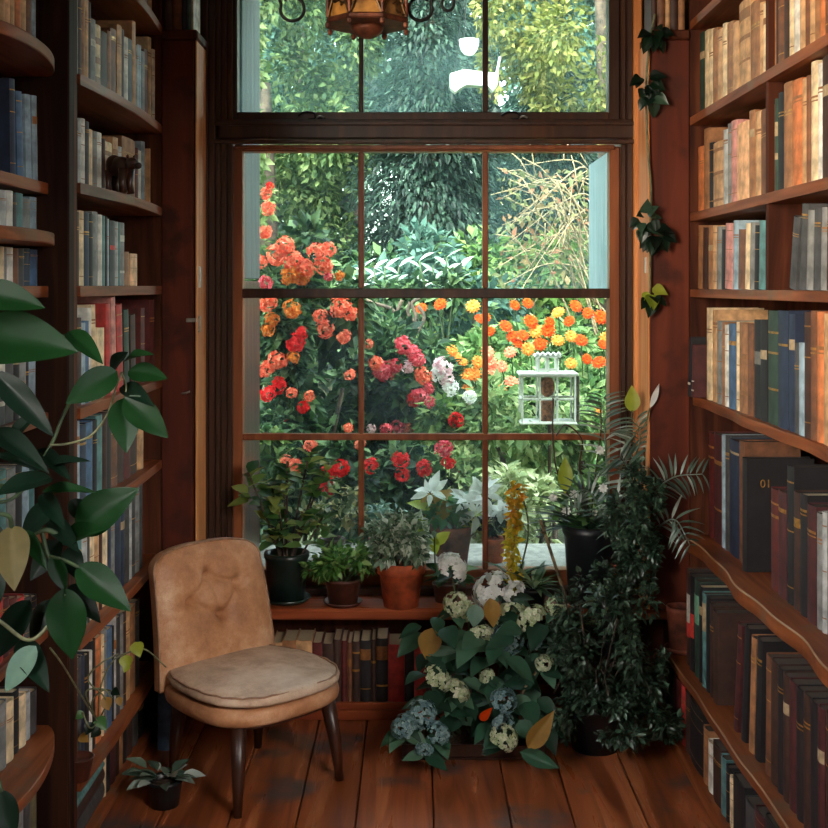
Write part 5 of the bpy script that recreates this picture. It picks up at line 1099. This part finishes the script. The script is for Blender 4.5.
# spiky rosettes at the foot of the black pot
for (px, py, Y, lb, sz) in ((574, 605, 4.33, 'spiky pale green rosette plant between the hydrangea and the black pot', .10), (606, 575, 4.36, 'spiky green rosette plant just in front of the tall black pot', .09), (536, 592, 4.38, 'narrow-leaved green plant behind the hydrangea, left of the black pot', .11)):
    c = P(px, py, Y); t = thing('spider_plant', lb, 'plant', (c.x, 4.455 if Y > 4.37 else 4.39, BENCH if Y > 4.37 else .413), 0)
    if Y <= 4.37: t.location.y = Y - .02; t.location.z = .0006
    h = c.z - t.location.z
    hp = .06 if Y > 4.37 else h - .07; pot(t, .045, hp, POTBLACK, 'plain')
    m = MB(); n = 34; a = RNG.uniform(0, 6.28, n); d = np.stack([np.cos(a), np.sin(a), RNG.uniform(.0, 1.3, n)], 1)
    scatter(m, LEAF_NARROW, np.tile([0, 0, hp * .95], (n, 1)) + d * .012, d, np.array([0, 0, 1.0]) + .2 * rvec(n), RNG.uniform(.7, 1.2, n) * sz); m.build('foliage', leafmat('leaf_spiky', (60, 92, 60), (108, 140, 96), (190, 206, 160), .4, .35), t, True)
# empty terracotta pot at the end of the deep shelf
ep = thing('flower_pot', 'empty brown terracotta pot with saucer on the end of the deep right shelf', 'flower pot', (.952, 4.308, RZ['R6'] + .0006), 0)
pot(ep, .052, .165, TERRA_OLD, 'plain', saucer=.022)
# vine hanging down the right cabinet
hv = thing('hanging_vine', 'dark ivy hanging down the narrow cabinet right of the window', 'vine', (.86, 4.37, 2.50), 0)
relq = lambda p: Vector(p) - hv.location
m = MB(); m.tube([relq(p) for p in spline([P(655, 14, 4.37), P(650, 40, 4.36), P(646, 90, 4.36), P(648, 150, 4.36), P(651, 190, 4.36), P(650, 240, 4.36), P(650, 300, 4.36)], 8)], .004, 7); m.build('stem', STEM_PALE, hv, True)
for (px, py, w, h, n, mt) in ((654, 35, 13, 14, 16, G_DARK), (645, 82, 14, 12, 18, G_DARK), (650, 98, 11, 10, 9, G_DEEP), (645, 222, 13, 16, 18, G_DEEP), (656, 235, 15, 12, 18, G_DARK), (650, 292, 9, 8, 7, G_LIME), (652, 300, 11, 8, 8, G_DARK)):
    c = np.array(relq(P(px, py, 4.345))); q = rvec(n) * np.array([w, 6, h]) * 4.35 / F * .55; m = MB(); d = q + np.array([0, -.01, -.025]) + .01 * rvec(n)
    q[:, 1] = -np.abs(q[:, 1]) * .6
    scatter(m, LEAF_HEART, c + q, d, np.array([0, -1.0, .5]) + .35 * rvec(n), RNG.uniform(.034, .062, n)); m.build('foliage', mt, hv, True)

# ------------------------------------------------------------------ the garden outside
m = MB(); vs = []; fs = []; nx, ny = 30, 30
def gz(y): return -.12 + max(0, y - 6.0) * .095
for j in range(ny + 1):
    for i in range(nx + 1):
        x, y = -9 + 18 * i / nx, 5.17 + 19 * (j / ny); vs.append((x, y, gz(y) + .05 * math.sin(2.1 * x) * math.sin(1.3 * y) * (y > 5.6)))
for j in range(ny):
    for i in range(nx): a = j * (nx + 1) + i; fs.append((a, a + 1, a + nx + 2, a + nx + 1))
m.add(vs, fs); struct('ground', m, plain('garden_soil_and_moss', (66, 78, 44), .95, 0, .4, 4, c2=(62, 50, 34)))
def shell(c, r, mb, k=.8): mb.ell(c, (r[0] * k, r[1] * k, r[2] * k), 14, 10, .08)
def tree(name, lb, cat, x, y, h, rx, rz, mat, n, size, group=None, k=40, cr=None, trunk=.12, ry=None, shape=LEAF_FAR, zc=None, core=False, bark=BARK):
    t = thing(name, lb, cat, (x, y, gz(y) - .02), 0, group); zc = (h - rz) if zc is None else zc
    m = MB(); m.tube(spline([(0, 0, 0), (.05, 0, zc * .5), (0, .04, zc)], 6), [trunk * (1 - .5 * i / 12) for i in range(13)], 8); m.build('trunk', bark, t, True)
    m = MB(); ry = ry or rx * .8
    if core: shell((0, 0, zc), (rx, ry, rz), m, .72)
    bush(m, shape, (0, 0, zc), (rx, ry, rz), k, n, cr or rx * .3, size, .3, .5, -.9); m.build('foliage', mat, t, True); return t
T_TEAL = leafmat('tree_misty_teal', (84, 122, 112), (124, 162, 148), (172, 204, 188), .6, .35, k=.72)
T_GREEN = leafmat('tree_green', (56, 88, 50), (98, 130, 72), (170, 190, 116), .55, .4, k=.72)
T_DARK = leafmat('tree_dark_conifer', (20, 40, 34), (40, 66, 54), (86, 116, 96), .5, .25, k=.72)
T_YEL = leafmat('tree_yellow_green', (92, 108, 46), (152, 160, 72), (214, 204, 118), .55, .45, k=.72)
T_BLUE = leafmat('tree_blue_green', (58, 98, 86), (92, 136, 120), (140, 180, 160), .55, .35, k=.72)
S_DARK = leafmat('shrub_dark_leaf', (22, 44, 30), (54, 84, 46), (108, 132, 88), .5, .3, .2, k=.95)
S_MID = leafmat('shrub_mid_leaf', (56, 92, 44), (98, 136, 66), (160, 184, 104), .5, .4, k=.85)
S_LIME = leafmat('shrub_light_leaf', (86, 116, 70), (134, 160, 98), (196, 206, 150), .55, .4, .2, k=.98)
S_GREY = leafmat('shrub_grey_leaf', (84, 112, 94), (128, 154, 130), (186, 202, 178), .5, .35, k=.72)
# the wall of trees behind
for i, (x, y, h, rx, rz, mt, lb) in enumerate((
        (-5.2, 15.5, 7.4, 1.9, 3.4, T_BLUE, 'blue-green tree at the far left of the tree line'), (-2.9, 15, 7.6, 1.8, 3.5, T_GREEN, 'green tree in the far tree line behind the flowering shrub'), (-.9, 16.5, 8.2, 1.9, 3.8, T_TEAL, 'misty teal tree in the far tree line, behind the lantern'),
        (1.0, 17, 8.0, 1.9, 3.7, T_TEAL, 'misty teal tree in the far tree line, right of the lantern'), (2.9, 15.5, 7.6, 1.8, 3.5, T_BLUE, 'blue-green tree in the far tree line behind the yellow tree'), (5.0, 15.5, 7.4, 1.9, 3.4, T_GREEN, 'green tree at the far right of the tree line'))):
    tree('tree', lb, 'tree', x, y, h + 1.2, rx + .2, rz + .7, mt, 14000, .15, 'far tree line', 110, .5, .18)
for i, (x, y, h, r, mt, lb) in enumerate(((-4.2, 13.2, 4.2, 1.5, T_BLUE, 'low blue-green tree at the far left under the tree line'), (-2.0, 12.8, 4.4, 1.4, T_GREEN, 'low green tree under the tree line behind the coral flowers'), (-.2, 13.4, 4.3, 1.4, T_DARK, 'low dark tree under the tree line behind the middle conifer'), (1.9, 13.0, 4.4, 1.4, T_DARK, 'low dark tree under the tree line behind the bare twigs'), (4.1, 13.2, 4.3, 1.5, T_GREEN, 'low green tree at the far right under the tree line'))):
    tree('tree', lb, 'tree', x, y, h, r, 2.0, mt, 6000, .14, 'low trees under the far tree line', 70, .45, .1, zc=1.7)
tree('tree', 'light green tree seen through the upper left panes', 'tree', -1.35, 10.6, 5.4, 1.05, 2.3, T_GREEN, 20000, .08, None, 70, .30, .12)
tree('tree', 'slim blue-green tree between the light green tree and the far tree line', 'tree', -1.35, 13.9, 6.6, 1.0, 2.6, T_BLUE, 12000, .11, None, 110, .32, .1)
tree('tree', 'tall green tree farthest back behind the slim blue-green tree', 'tree', -1.9, 19.5, 10.2, 2.2, 4.6, T_GREEN, 14000, .17, None, 120, .6, .2)
tree('tree', 'tall teal tree farthest back behind the white hanging bowl', 'tree', 1.9, 19.8, 10.2, 2.3, 4.6, T_TEAL, 14000, .17, None, 120, .6, .2)
tree('tree', 'pale yellow-tipped small tree at the left edge of the transom', 'tree', -1.45, 8.6, 4.5, .5, 1.5, leafmat('tree_pale', (92, 122, 66), (150, 176, 104), (206, 216, 150), .55, .45, k=.72), 3600, .08, None, 36, .18, .06)
tree('tree', 'yellow-green feathery tree seen through the top right panes', 'tree', 1.45, 9.4, 5.0, .95, 1.5, T_YEL, 15000, .066, None, 60, .26, .09, zc=3.7)
def conifer(lb, x, y, h, r, mat, n, size):
    t = thing('conifer', lb, 'tree', (x, y, gz(y) - .02)); m = MB(); m.tube([(0, 0, 0), (0, 0, h * .95)], [.11, .03], 8); m.build('trunk', BARK, t)
    m = MB(); z = h * (1 - RNG.uniform(0, 1, n) ** .6 * .95); a = RNG.uniform(0, 6.28, n); tier = .75 + .25 * np.sin(z * 9 + a * 2)
    rr = r * (1 - z / h) ** .8 * tier * RNG.uniform(.25, 1.05, n) + .04; pos = np.stack([rr * np.cos(a), rr * np.sin(a), z], 1); d = np.stack([np.cos(a), np.sin(a), -.45 + .5 * RNG.normal(size=n)], 1)
    scatter(m, leaf_shape(3, .34, .4, .2, .35), pos, d + .5 * rvec(n), np.array([0, 0, 1.0]) + .4 * rvec(n), size * RNG.uniform(.7, 1.3, n)); m.build('foliage', mat, t, True); return t
conifer('dark drooping conifer in the middle of the garden', .12, 10.2, 4.3, 1.15, T_DARK, 26000, .075)
conifer('dark conifer behind the bare twigs on the right', 1.25, 11.0, 3.9, .95, T_DARK, 16000, .075)
# bare twiggy shrub
tw = thing('twiggy_shrub', 'bare pale twiggy shrub seen through the right middle pane', 'shrub', (1.15, 8.2, gz(8.2) - .02)); m = MB(); random.seed(8)
for k in range(36):
    a0 = P(random.uniform(572, 612), random.uniform(190, 350), 8.2); b0 = P(random.uniform(488, 570), random.uniform(160, 310), 8.2 + random.uniform(-.4, .4)); mid = (a0 + b0) / 2 + Vector((random.uniform(-.05, .15), 0, random.uniform(.08, .34)))
    q = spline([a0, mid, b0], 6); m.tube([p - tw.location for p in q], [.008 - .006 * i / len(q) for i in range(len(q))], 5)
    c = q[8]; e = c + Vector((random.uniform(-.3, .15), random.uniform(-.1, .1), random.uniform(-.05, .3))); m.tube([p - tw.location for p in (c, (c + e) / 2 + Vector((0, 0, .04)), e)], .004, 5)
for k in range(8): m.tube(spline([(random.uniform(-.1, .1), 0, 0), (.05, 0, .6), P(random.uniform(565, 600), random.uniform(330, 400), 8.2) - tw.location], 5), .014, 6)
m.build('branch', TWIG, tw, True)
m = MB(); n = 420; pos = np.array([tuple(P(random.uniform(500, 606), random.uniform(170, 300), 8.3 + random.uniform(-.4, .5)) - tw.location) for _ in range(n)]); scatter(m, LEAF_FAR, pos, rvec(n), rvec(n) + [0, -.4, .6], RNG.uniform(.04, .09, n)); m.build('foliage', leafmat('sparse_leaf', (110, 120, 70), (160, 160, 100), (200, 120, 90), .5, .4, k=.72), tw, True)
S_PALE = leafmat('pale_silver_leaf', (130, 156, 136), (176, 194, 176), (214, 222, 208), .5, .3)
def cluster(n=34):
    m = MB(); d = rvec(n); pos = d * RNG.uniform(.6, 1.0, (n, 1))
    for k in range(5):
        ref = unit(np.cross(d, rvec(n) * .2 + [0, 0, 1])); b2 = np.cross(d, ref); a = k * 2 * math.pi / 5
        scatter(m, leaf_shape(2, .8, .6, .15, .2), pos, ref * math.cos(a) + b2 * math.sin(a) + d * .5, d, .42 * RNG.uniform(.8, 1.2, n))
    return m
CL = {}
def bloom(par, p, r, mat):
    k = (mat.name, random.randint(0, 2))
    if k not in CL: CL[k] = cluster().mesh('flower_head', mat, True)
    o = link('flower_head', CL[k], par, Vector(p) - par.location); o.scale = (r, r, r); o.rotation_euler = (random.uniform(0, 6), random.uniform(0, 6), random.uniform(0, 6)); return o
def daisy(mat, n=13):
    m = MB()
    for ring, (nn, L_, up) in enumerate(((n, 1.0, .15), (n - 3, .72, .5))):
        a = np.arange(nn) * 6.283 / nn + ring * .2; d = np.stack([np.cos(a), np.sin(a), np.full(nn, up)], 1); scatter(m, leaf_shape(3, .45, .6, .1, .25), d * .08, d, np.tile([0, 0, 1.0], (nn, 1)), L_)
    m.ell((0, 0, .12), (.22, .22, .14), 10, 6); return m.mesh('flower_head', mat, True)
def shrub(name, lb, x, y, c, r, mat, n, size, k=30, cr=.16, shape=LEAF_FAR, cat='shrub', core=0):
    t = thing(name, lb, cat, (x, y, gz(y) - .03)); m = MB()
    for j in range(9): a = j * 2.1; m.tube(spline([(.06 * math.cos(a), .06 * math.sin(a), 0), (c[0] - x + r[0] * .3 * math.cos(a), r[1] * .3 * math.sin(a), (c[2]) * .6), (c[0] - x + r[0] * .6 * math.cos(a), r[1] * .6 * math.sin(a), c[2] + .1)], 4), .012, 6)
    m.build('stem', BARK, t, True); m = MB(); cc = (c[0] - x, c[1] - y, c[2] - t.location.z)
    if core: shell(cc, r, m, core)
    n = int(n * 1.6); bush(m, shape, cc, r, k, n, cr, size, .3, .5, -.9); m.build('foliage', mat, t, True); return t
Yl = 6.1
sh = shrub('flowering_shrub', 'tall shrub with coral and red flower clusters left in the garden', -.62, Yl, (P(300, 370, Yl).x, Yl, 1.12), (.36, .32, .72), S_DARK, 2600, .085, 40, .15)
for (px, py, w, mt) in ((266, 193, 8, P_CORAL), (268, 208, 9, P_CORAL), (264, 232, 10, P_CORAL), (270, 186, 5, P_RED), (285, 246, 12, P_CORAL), (276, 256, 13, P_CORAL), (295, 262, 13, P_CORAL), (306, 268, 12, P_CORAL), (316, 252, 11, P_CORAL), (329, 249, 9, P_CORAL), (324, 265, 11, P_CORAL), (290, 276, 12, P_AMB), (302, 278, 9, P_AMB), (266, 283, 9, P_PINK), (328, 276, 7, P_PINK), (340, 276, 6, P_AMB), (261, 262, 8, P_CORAL),
                        (268, 303, 11, P_CORAL), (292, 309, 12, P_AMB), (272, 320, 9, P_AMB), (268, 330, 8, P_AMB), (320, 316, 9, P_CORAL), (340, 307, 13, P_CORAL), (350, 312, 10, P_CORAL), (325, 329, 11, P_CORAL), (344, 337, 9, P_CORAL), (295, 343, 12, P_RED), (302, 333, 8, P_RED), (293, 358, 8, P_AMB), (277, 361, 12, P_CORAL), (266, 369, 10, P_CORAL), (278, 386, 11, P_RED), (268, 394, 10, P_RED), (350, 375, 7, P_CORAL), (292, 393, 7, P_CORAL), (303, 407, 8, P_RED), (309, 396, 7, P_CORAL), (287, 427, 9, P_RED), (348, 428, 6, P_CORAL)):
    bloom(sh, P(px, py, Yl - .36 - .05 * random.random()), w * (Yl - .36) / F * .8, mt)
sh = shrub('flowering_shrub', 'shrub with pinkish red flower clusters in the middle of the garden', -.08, 6.5, (P(398, 400, 6.5).x, 6.5, .95), (.34, .3, .42), S_DARK, 1700, .085, 30, .14)
for (px, py, w, mt) in ((402, 345, 11, P_PINK), (412, 352, 10, P_PINK), (384, 372, 13, P_PINK), (376, 363, 9, P_CORAL), (395, 366, 9, P_PINK), (417, 360, 10, P_PINK), (423, 376, 11, P_CORAL), (408, 367, 8, P_ROSE), (420, 396, 12, P_PINK), (414, 400, 9, P_RED), (428, 388, 8, P_PINK), (386, 430, 9, P_PINK), (398, 427, 9, P_PINK), (409, 429, 7, P_CORAL), (371, 429, 6, P_ROSE), (368, 344, 6, P_CORAL)):
    bloom(sh, P(px, py, 6.14 - .05 * random.random()), w * 6.14 / F * .8, mt)
# geraniums
ge = shrub('geranium', 'geranium with bright scarlet flowers close behind the lower panes', -.22, 5.62, (P(360, 500, 5.62).x, 5.62, .62), (.46, .2, .22), S_DARK, 1300, .07, 26, .1, LEAF_OVAL, 'flower')
for (px, py, w, mt) in ((340, 468, 11, P_RED), (329, 472, 10, P_RED), (325, 484, 9, P_RED), (327, 492, 8, P_RED), (371, 466, 10, P_RED), (401, 460, 11, P_RED), (402, 475, 9, P_RED), (424, 468, 10, P_RED), (296, 466, 9, P_CORAL), (286, 462, 8, P_CORAL), (445, 448, 12, P_PINK), (448, 462, 9, P_RED), (310, 446, 9, P_CORAL), (360, 444, 7, P_CORAL)):
    bloom(ge, P(px, py, 5.40 - .04 * random.random()), w * 5.4 / F * .8, mt)
m = MB()
for (px, py) in ((340, 468), (326, 480), (371, 466), (401, 462), (424, 468), (446, 452), (296, 466), (310, 446)): m.tube([p - ge.location for p in spline([P(px + 2, py + 70, 5.6), P(px, py + 30, 5.5), P(px, py, 5.42)], 4)], .004, 5)
m.build('flower_stalk', STEM, ge)
# white phlox
ph = shrub('phlox', 'white and pale pink phlox right of the pinkish red shrub', .15, 6.05, (P(446, 420, 6.05).x, 6.05, .82), (.15, .14, .24), S_MID, 500, .07, 16, .1, LEAF_FAR, 'flower')
for (px, py, w, mt) in ((442, 368, 12, P_ROSE), (446, 378, 9, P_ROSE), (438, 374, 9, P_WHITE), (450, 387, 10, P_WHITE), (470, 397, 8, P_WHITE), (438, 458, 7, P_RED), (456, 420, 9, P_RED), (430, 402, 7, P_PINK), (465, 470, 8, P_CORAL)): bloom(ph, P(px, py, 5.86), w * 5.86 / F * .85, mt)
# marigold bed: nine plants
MAR = [daisy(P_ORANGE), daisy(P_AMB), daisy(P_CORAL)]
spots = [(455, 356, 6.9, 1), (470, 385, 6.9, 1), (500, 330, 7.4, 0), (530, 318, 7.7, 0), (560, 322, 7.5, 0), (590, 320, 7.7, 0), (500, 365, 7.0, 2), (545, 360, 7.1, 0), (585, 360, 7.1, 0), (520, 415, 6.6, 2), (575, 410, 6.7, 0), (478, 328, 7.6, 0)]
desc = ['left of the others beside the pink shrub', 'low at the centre glazing bar', 'under the middle meeting rail, right of the bar', 'top centre of the right pane', 'above the white birdhouse roof', 'top right of the right pane', 'with dull pinkish flowers left of the birdhouse', 'behind the white birdhouse', 'right of the white birdhouse roof', 'below left of the white birdhouse', 'below right of the white birdhouse', 'at the back beside the upright glazing bar']
flw = [[(455, 357), (462, 362), (468, 374), (452, 350)], [(474, 374), (478, 362), (466, 390)], [(490, 331), (484, 318), (512, 336), (518, 343), (523, 335), (506, 326)], [(531, 321), (528, 303), (515, 305), (536, 331), (545, 345)], [(550, 322), (558, 312), (569, 321), (548, 330), (540, 344)], [(601, 317), (588, 313), (606, 338), (576, 306)], [(491, 362), (494, 370), (502, 366), (510, 352), (528, 349), (488, 352)], [(558, 340), (571, 336)], [(581, 340), (571, 363), (587, 359), (599, 362), (603, 344)], [(512, 382), (500, 390), (490, 398)], [(586, 420), (602, 410)], [(480, 318), (482, 332), (473, 306), (440, 304), (421, 308)]]
MARL = leafmat('marigold_leaf', (70, 112, 60), (112, 152, 84), (170, 196, 130), .5, .4, k=.85)
for k, (px, py, Y, kind) in enumerate(spots):
    c = P(px, py + 26, Y); h = c.z - gz(Y)
    t = shrub('marigold', 'marigold plant ' + desc[k], c.x, Y, (c.x, Y, c.z - .12), (.22, .16, .26), MARL, 620, .075, 18, .09, LEAF_FAR, 'flower')
    m = MB()
    for (fx, fy) in flw[k]:
        p = P(fx, fy, Y - .18); r = random.uniform(5.5, 8) * (Y - .18) / F; o = link('flower_head', MAR[kind if random.random() < .8 else 1], t, p - t.location); o.scale = (r, r, r); o.rotation_euler = Vector((random.uniform(-.4, .4), -.8, random.uniform(.2, .9))).to_track_quat('Z', 'Y').to_euler()
        m.tube(spline([p - t.location + Vector((0, .01, -.004)), p - t.location + Vector((.02, .08, -.2)), (0, 0, .2)], 4), .004, 5)
    m.build('flower_stalk', STEM, t)
# filler shrubs
for (name, lb, px, py, Y, r, mt, n, s) in (('shrub', 'green shrub behind the marigolds on the right', 560, 330, 8.9, (1.0, .4, .7), S_MID, 1800, .10), ('shrub', 'blue-green shrub behind the pinkish red flowers', 425, 330, 8.2, (.6, .4, .55), T_BLUE, 1300, .09),
        ('shrub', 'dark low shrub left at the foot of the coral flowers', 285, 470, 5.75, (.26, .16, .3), S_DARK, 900, .07), ('shrub', 'light green shrub under the white birdhouse', 520, 440, 6.0, (.34, .2, .26), S_LIME, 1100, .07), ('shrub', 'leafy green shrub low at the right edge of the lower panes', 592, 450, 6.1, (.22, .2, .3), S_MID, 800, .07),
        ('shrub', 'light green foliage clump behind the lily pot', 430, 492, 5.75, (.35, .14, .16), S_LIME, 900, .06), ('shrub', 'mid-green shrub under the marigolds', 505, 420, 7.2, (.7, .2, .4), S_MID, 1500, .085), ('shrub', 'yellowish green shrub left behind the upright sill plant', 262, 470, 5.5, (.12, .1, .24), S_MID, 420, .06), ('shrub', 'pale green clump behind the yellow flower plumes', 520, 510, 5.6, (.2, .12, .2), leafmat('pale_clump', (130, 150, 100), (180, 190, 140), (220, 222, 184), .5, .4, k=1.0), 600, .06),
        ('shrub', 'wide green shrub at the foot of the conifers', 430, 300, 9.3, (1.5, .35, .4), S_DARK, 1600, .10), ('shrub', 'dark shrub beyond the left window jamb', 215, 400, 7.4, (.5, .5, .9), S_DARK, 1400, .09), ('shrub', 'green shrub beyond the right window jamb', 655, 380, 7.4, (.45, .5, .8), S_MID, 1400, .09)):
    c = P(px, py, Y); shrub(name, lb, c.x, Y, (c.x, Y, max(c.z, gz(Y) + r[2] * .7)), r, mt, n, s, 24, r[0] * .35)
# white-leaved sprays in front of the conifer
for (px, py, lb, n, hh) in ((382, 272, 'small shrub with silvery white leaves low left before the dark conifer', 12, .05), (440, 266, 'upright shrub with silvery white leaves before the dark conifer', 20, .12)):
    Y = 7.8; c = P(px, py, Y); t = thing('silver_leaf_shrub', lb, 'shrub', (c.x, Y, gz(Y) - .03)); m = MB(); pos = []; dr = []
    for k in range(4):
        tip = c + Vector((-.12 + .08 * k + random.uniform(-.02, .02), random.uniform(-.05, .05), random.uniform(-.04, hh))) - t.location; base = Vector((tip.x * .4, 0, tip.z - .5)); q = spline([(0, 0, 0), base, tip], 6); m.tube(q, .006, 6)
        for j in range(n // 3): s = (-1) ** j; pos.append(tip - (tip - base) * (.09 * j)); dr.append((s * .8 + random.uniform(-.2, .2), -.3, .55))
    m.build('stem', STEM, t, True); m = MB(); k_ = len(pos); scatter(m, leaf_shape(4, .4, .45, .15, .1), [tuple(p) for p in pos], dr, np.array([0, -.5, 1]) + .3 * rvec(k_), RNG.uniform(.08, .13, k_)); m.build('foliage', S_PALE, t, True)
    m = MB(); bush(m, LEAF_FAR, (0, 0, c.z - t.location.z - .28), (.26, .2, .2), 16, 420, .09, .08); o = m.build('lower_foliage', S_DARK, t, True)
# curled bare branch
cb = thing('bare_shrub', 'dark bare curling branches above the pinkish red flowers', 'shrub', (P(415, 340, 7.3).x, 7.3, gz(7.3) - .02)); m = MB(); rc = lambda p: p - cb.location
for pts in ([(412, 345), (404, 330), (398, 312), (402, 300)], [(409, 338), (416, 318), (412, 304), (420, 298)], [(409, 338), (420, 328), (424, 316), (418, 306)], [(400, 318), (390, 308), (376, 304), (366, 300)], [(414, 322), (408, 312), (410, 302)]): m.tube([rc(p) for p in spline([P(x, y, 7.3) for x, y in pts], 7)], .012, 6)
m.tube(spline([(0, 0, 0), (.06, 0, .6), rc(P(412, 345, 7.3))], 6), .02, 7); m.build('branch', BARK, cb, True)
# white birdhouse with a little roof box
Yb = 5.75; bc = P(547, 398, Yb); sc = Yb / F; bh = thing('birdhouse', 'white lattice birdhouse with a small top box on a thin dark post in the garden', 'birdhouse', (bc.x, Yb, gz(Yb) - .03), 0)
W_, H_ = 52 * sc, 46 * sc; zc = bc.z - bh.location.z; D_ = .14
m = MB(); e = .0095
for z in (zc - H_ / 2, zc, zc + H_ / 2):
    for y in (-D_ / 2, D_ / 2): m.box((0, y, z), (W_ + e, e, e), .002)
    for x in (-W_ / 2, W_ / 2): m.box((x, 0, z), (e, D_, e), .002)
for x in (-W_ / 2, -W_ / 6, W_ / 6, W_ / 2):
    for y in (-D_ / 2, D_ / 2): m.box((x, y, zc), (e, e, H_), .002)
m.build('lattice', WHITE, bh)
m = MB(); m.box((0, 0, zc - H_ / 2 - .004), (W_ + .02, D_ + .02, .008), .002); m.build('floor_board', WHITE, bh)
m = MB(); m.box((0, 0, zc + H_ / 2 + .008), (W_ + .03, D_ + .03, .014), .003); m.build('roof_board', WHITE, bh)
tz = zc + H_ / 2 + .015; m = MB()
for x in (-.045, 0, .045):
    for y in (-.04, .04): m.box((x, y, tz + .035), (.012, .012, .07), .002)
m.box((0, 0, tz + .078), (.125, .11, .014), .003); m.box((0, -.04, tz + .012), (.10, .01, .014), .002)
for x in (-.05, -.025, 0, .025, .05): m.lathe([(.0001, tz + .10), (.009, tz + .093), (.009, tz + .084)][::-1], (x, -.05, 0), 8)
m.build('top_box', WHITE, bh)
m = MB(); m.box((W_ / 2 + .016, .0, zc), (.012, D_, H_), .002); m.build('side_board', BARK, bh)
m = MB(); m.ell((0, -.01, zc + .055), (.036, .036, .05), 14, 10); m.lathe([(.03, zc - .11), (.035, zc - .02), (.03, zc - .01), (.0001, zc - .01)], (0, 0, 0), 12); m.build('nest', plain('woven_nest', (122, 78, 56), .9, 0, .35, 60, .6), bh, True)
m = MB(); m.tube([(.012, 0, 0), (.012, 0, zc - H_ / 2)], .008, 8); m.build('post', W_DARK, bh)
# two unclear white shapes, modelled as solids; their strings are added
Yh = 8.0; t = thing('hanging_white_form', 'white half-round bowl hanging among the trees, seen through the transom', 'form', P(469, 56, Yh), 0); r = 10 * Yh / F
m = MB(); m.lathe([(.0001, 0), (r * .45, .008), (r * .8, .035), (r * .97, .07), (r, .108), (r * .95, .108), (r * .9, .07), (r * .4, .02), (.0001, .016)], (0, 0, 0), 24); m.build('form', WHITE, t, True)
m = MB()
for a in (0, 2.1, 4.2): m.tube([(r * .96 * math.cos(a), r * .96 * math.sin(a), .105), (0, 0, .9)], .002, 5)
m.tube([(0, 0, .9), (0, 0, 2.4)], .002, 5); m.build('hanger', IRON, t)
t = thing('hanging_white_piece', 'white oblong planter with a thin spike hanging among the trees behind the glazing bar', 'piece', P(474, 93, Yh), 0); k = Yh / F
m = MB(); out = [(-24, 4), (-19, 0), (-14, 4), (-8, 7), (14, 6), (18, 1), (22, 5), (24, 18), (-10, 22), (-24, 18)]
n = len(out); vs = [(x * k, -.06, z * k) for x, z in out] + [(x * k, .06, z * k) for x, z in out]; m.add(vs, [tuple(range(n)), tuple(range(n, 2 * n))[::-1]] + [(i, i + n, (i + 1) % n + n, (i + 1) % n) for i in range(n)]); m.build('box', WHITE, t)
m = MB(); m.tube([(22 * k, 0, 16 * k), (26 * k, 0, 36 * k)], .008, 6); m.build('spike', WHITE, t)
m = MB(); m.tube([(-20 * k, 0, 19 * k), (0, 0, 1.2), (0, 0, 2.2)], .002, 5); m.tube([(20 * k, 0, 18 * k), (0, 0, 1.2)], .002, 5); m.build('hanger', IRON, t)
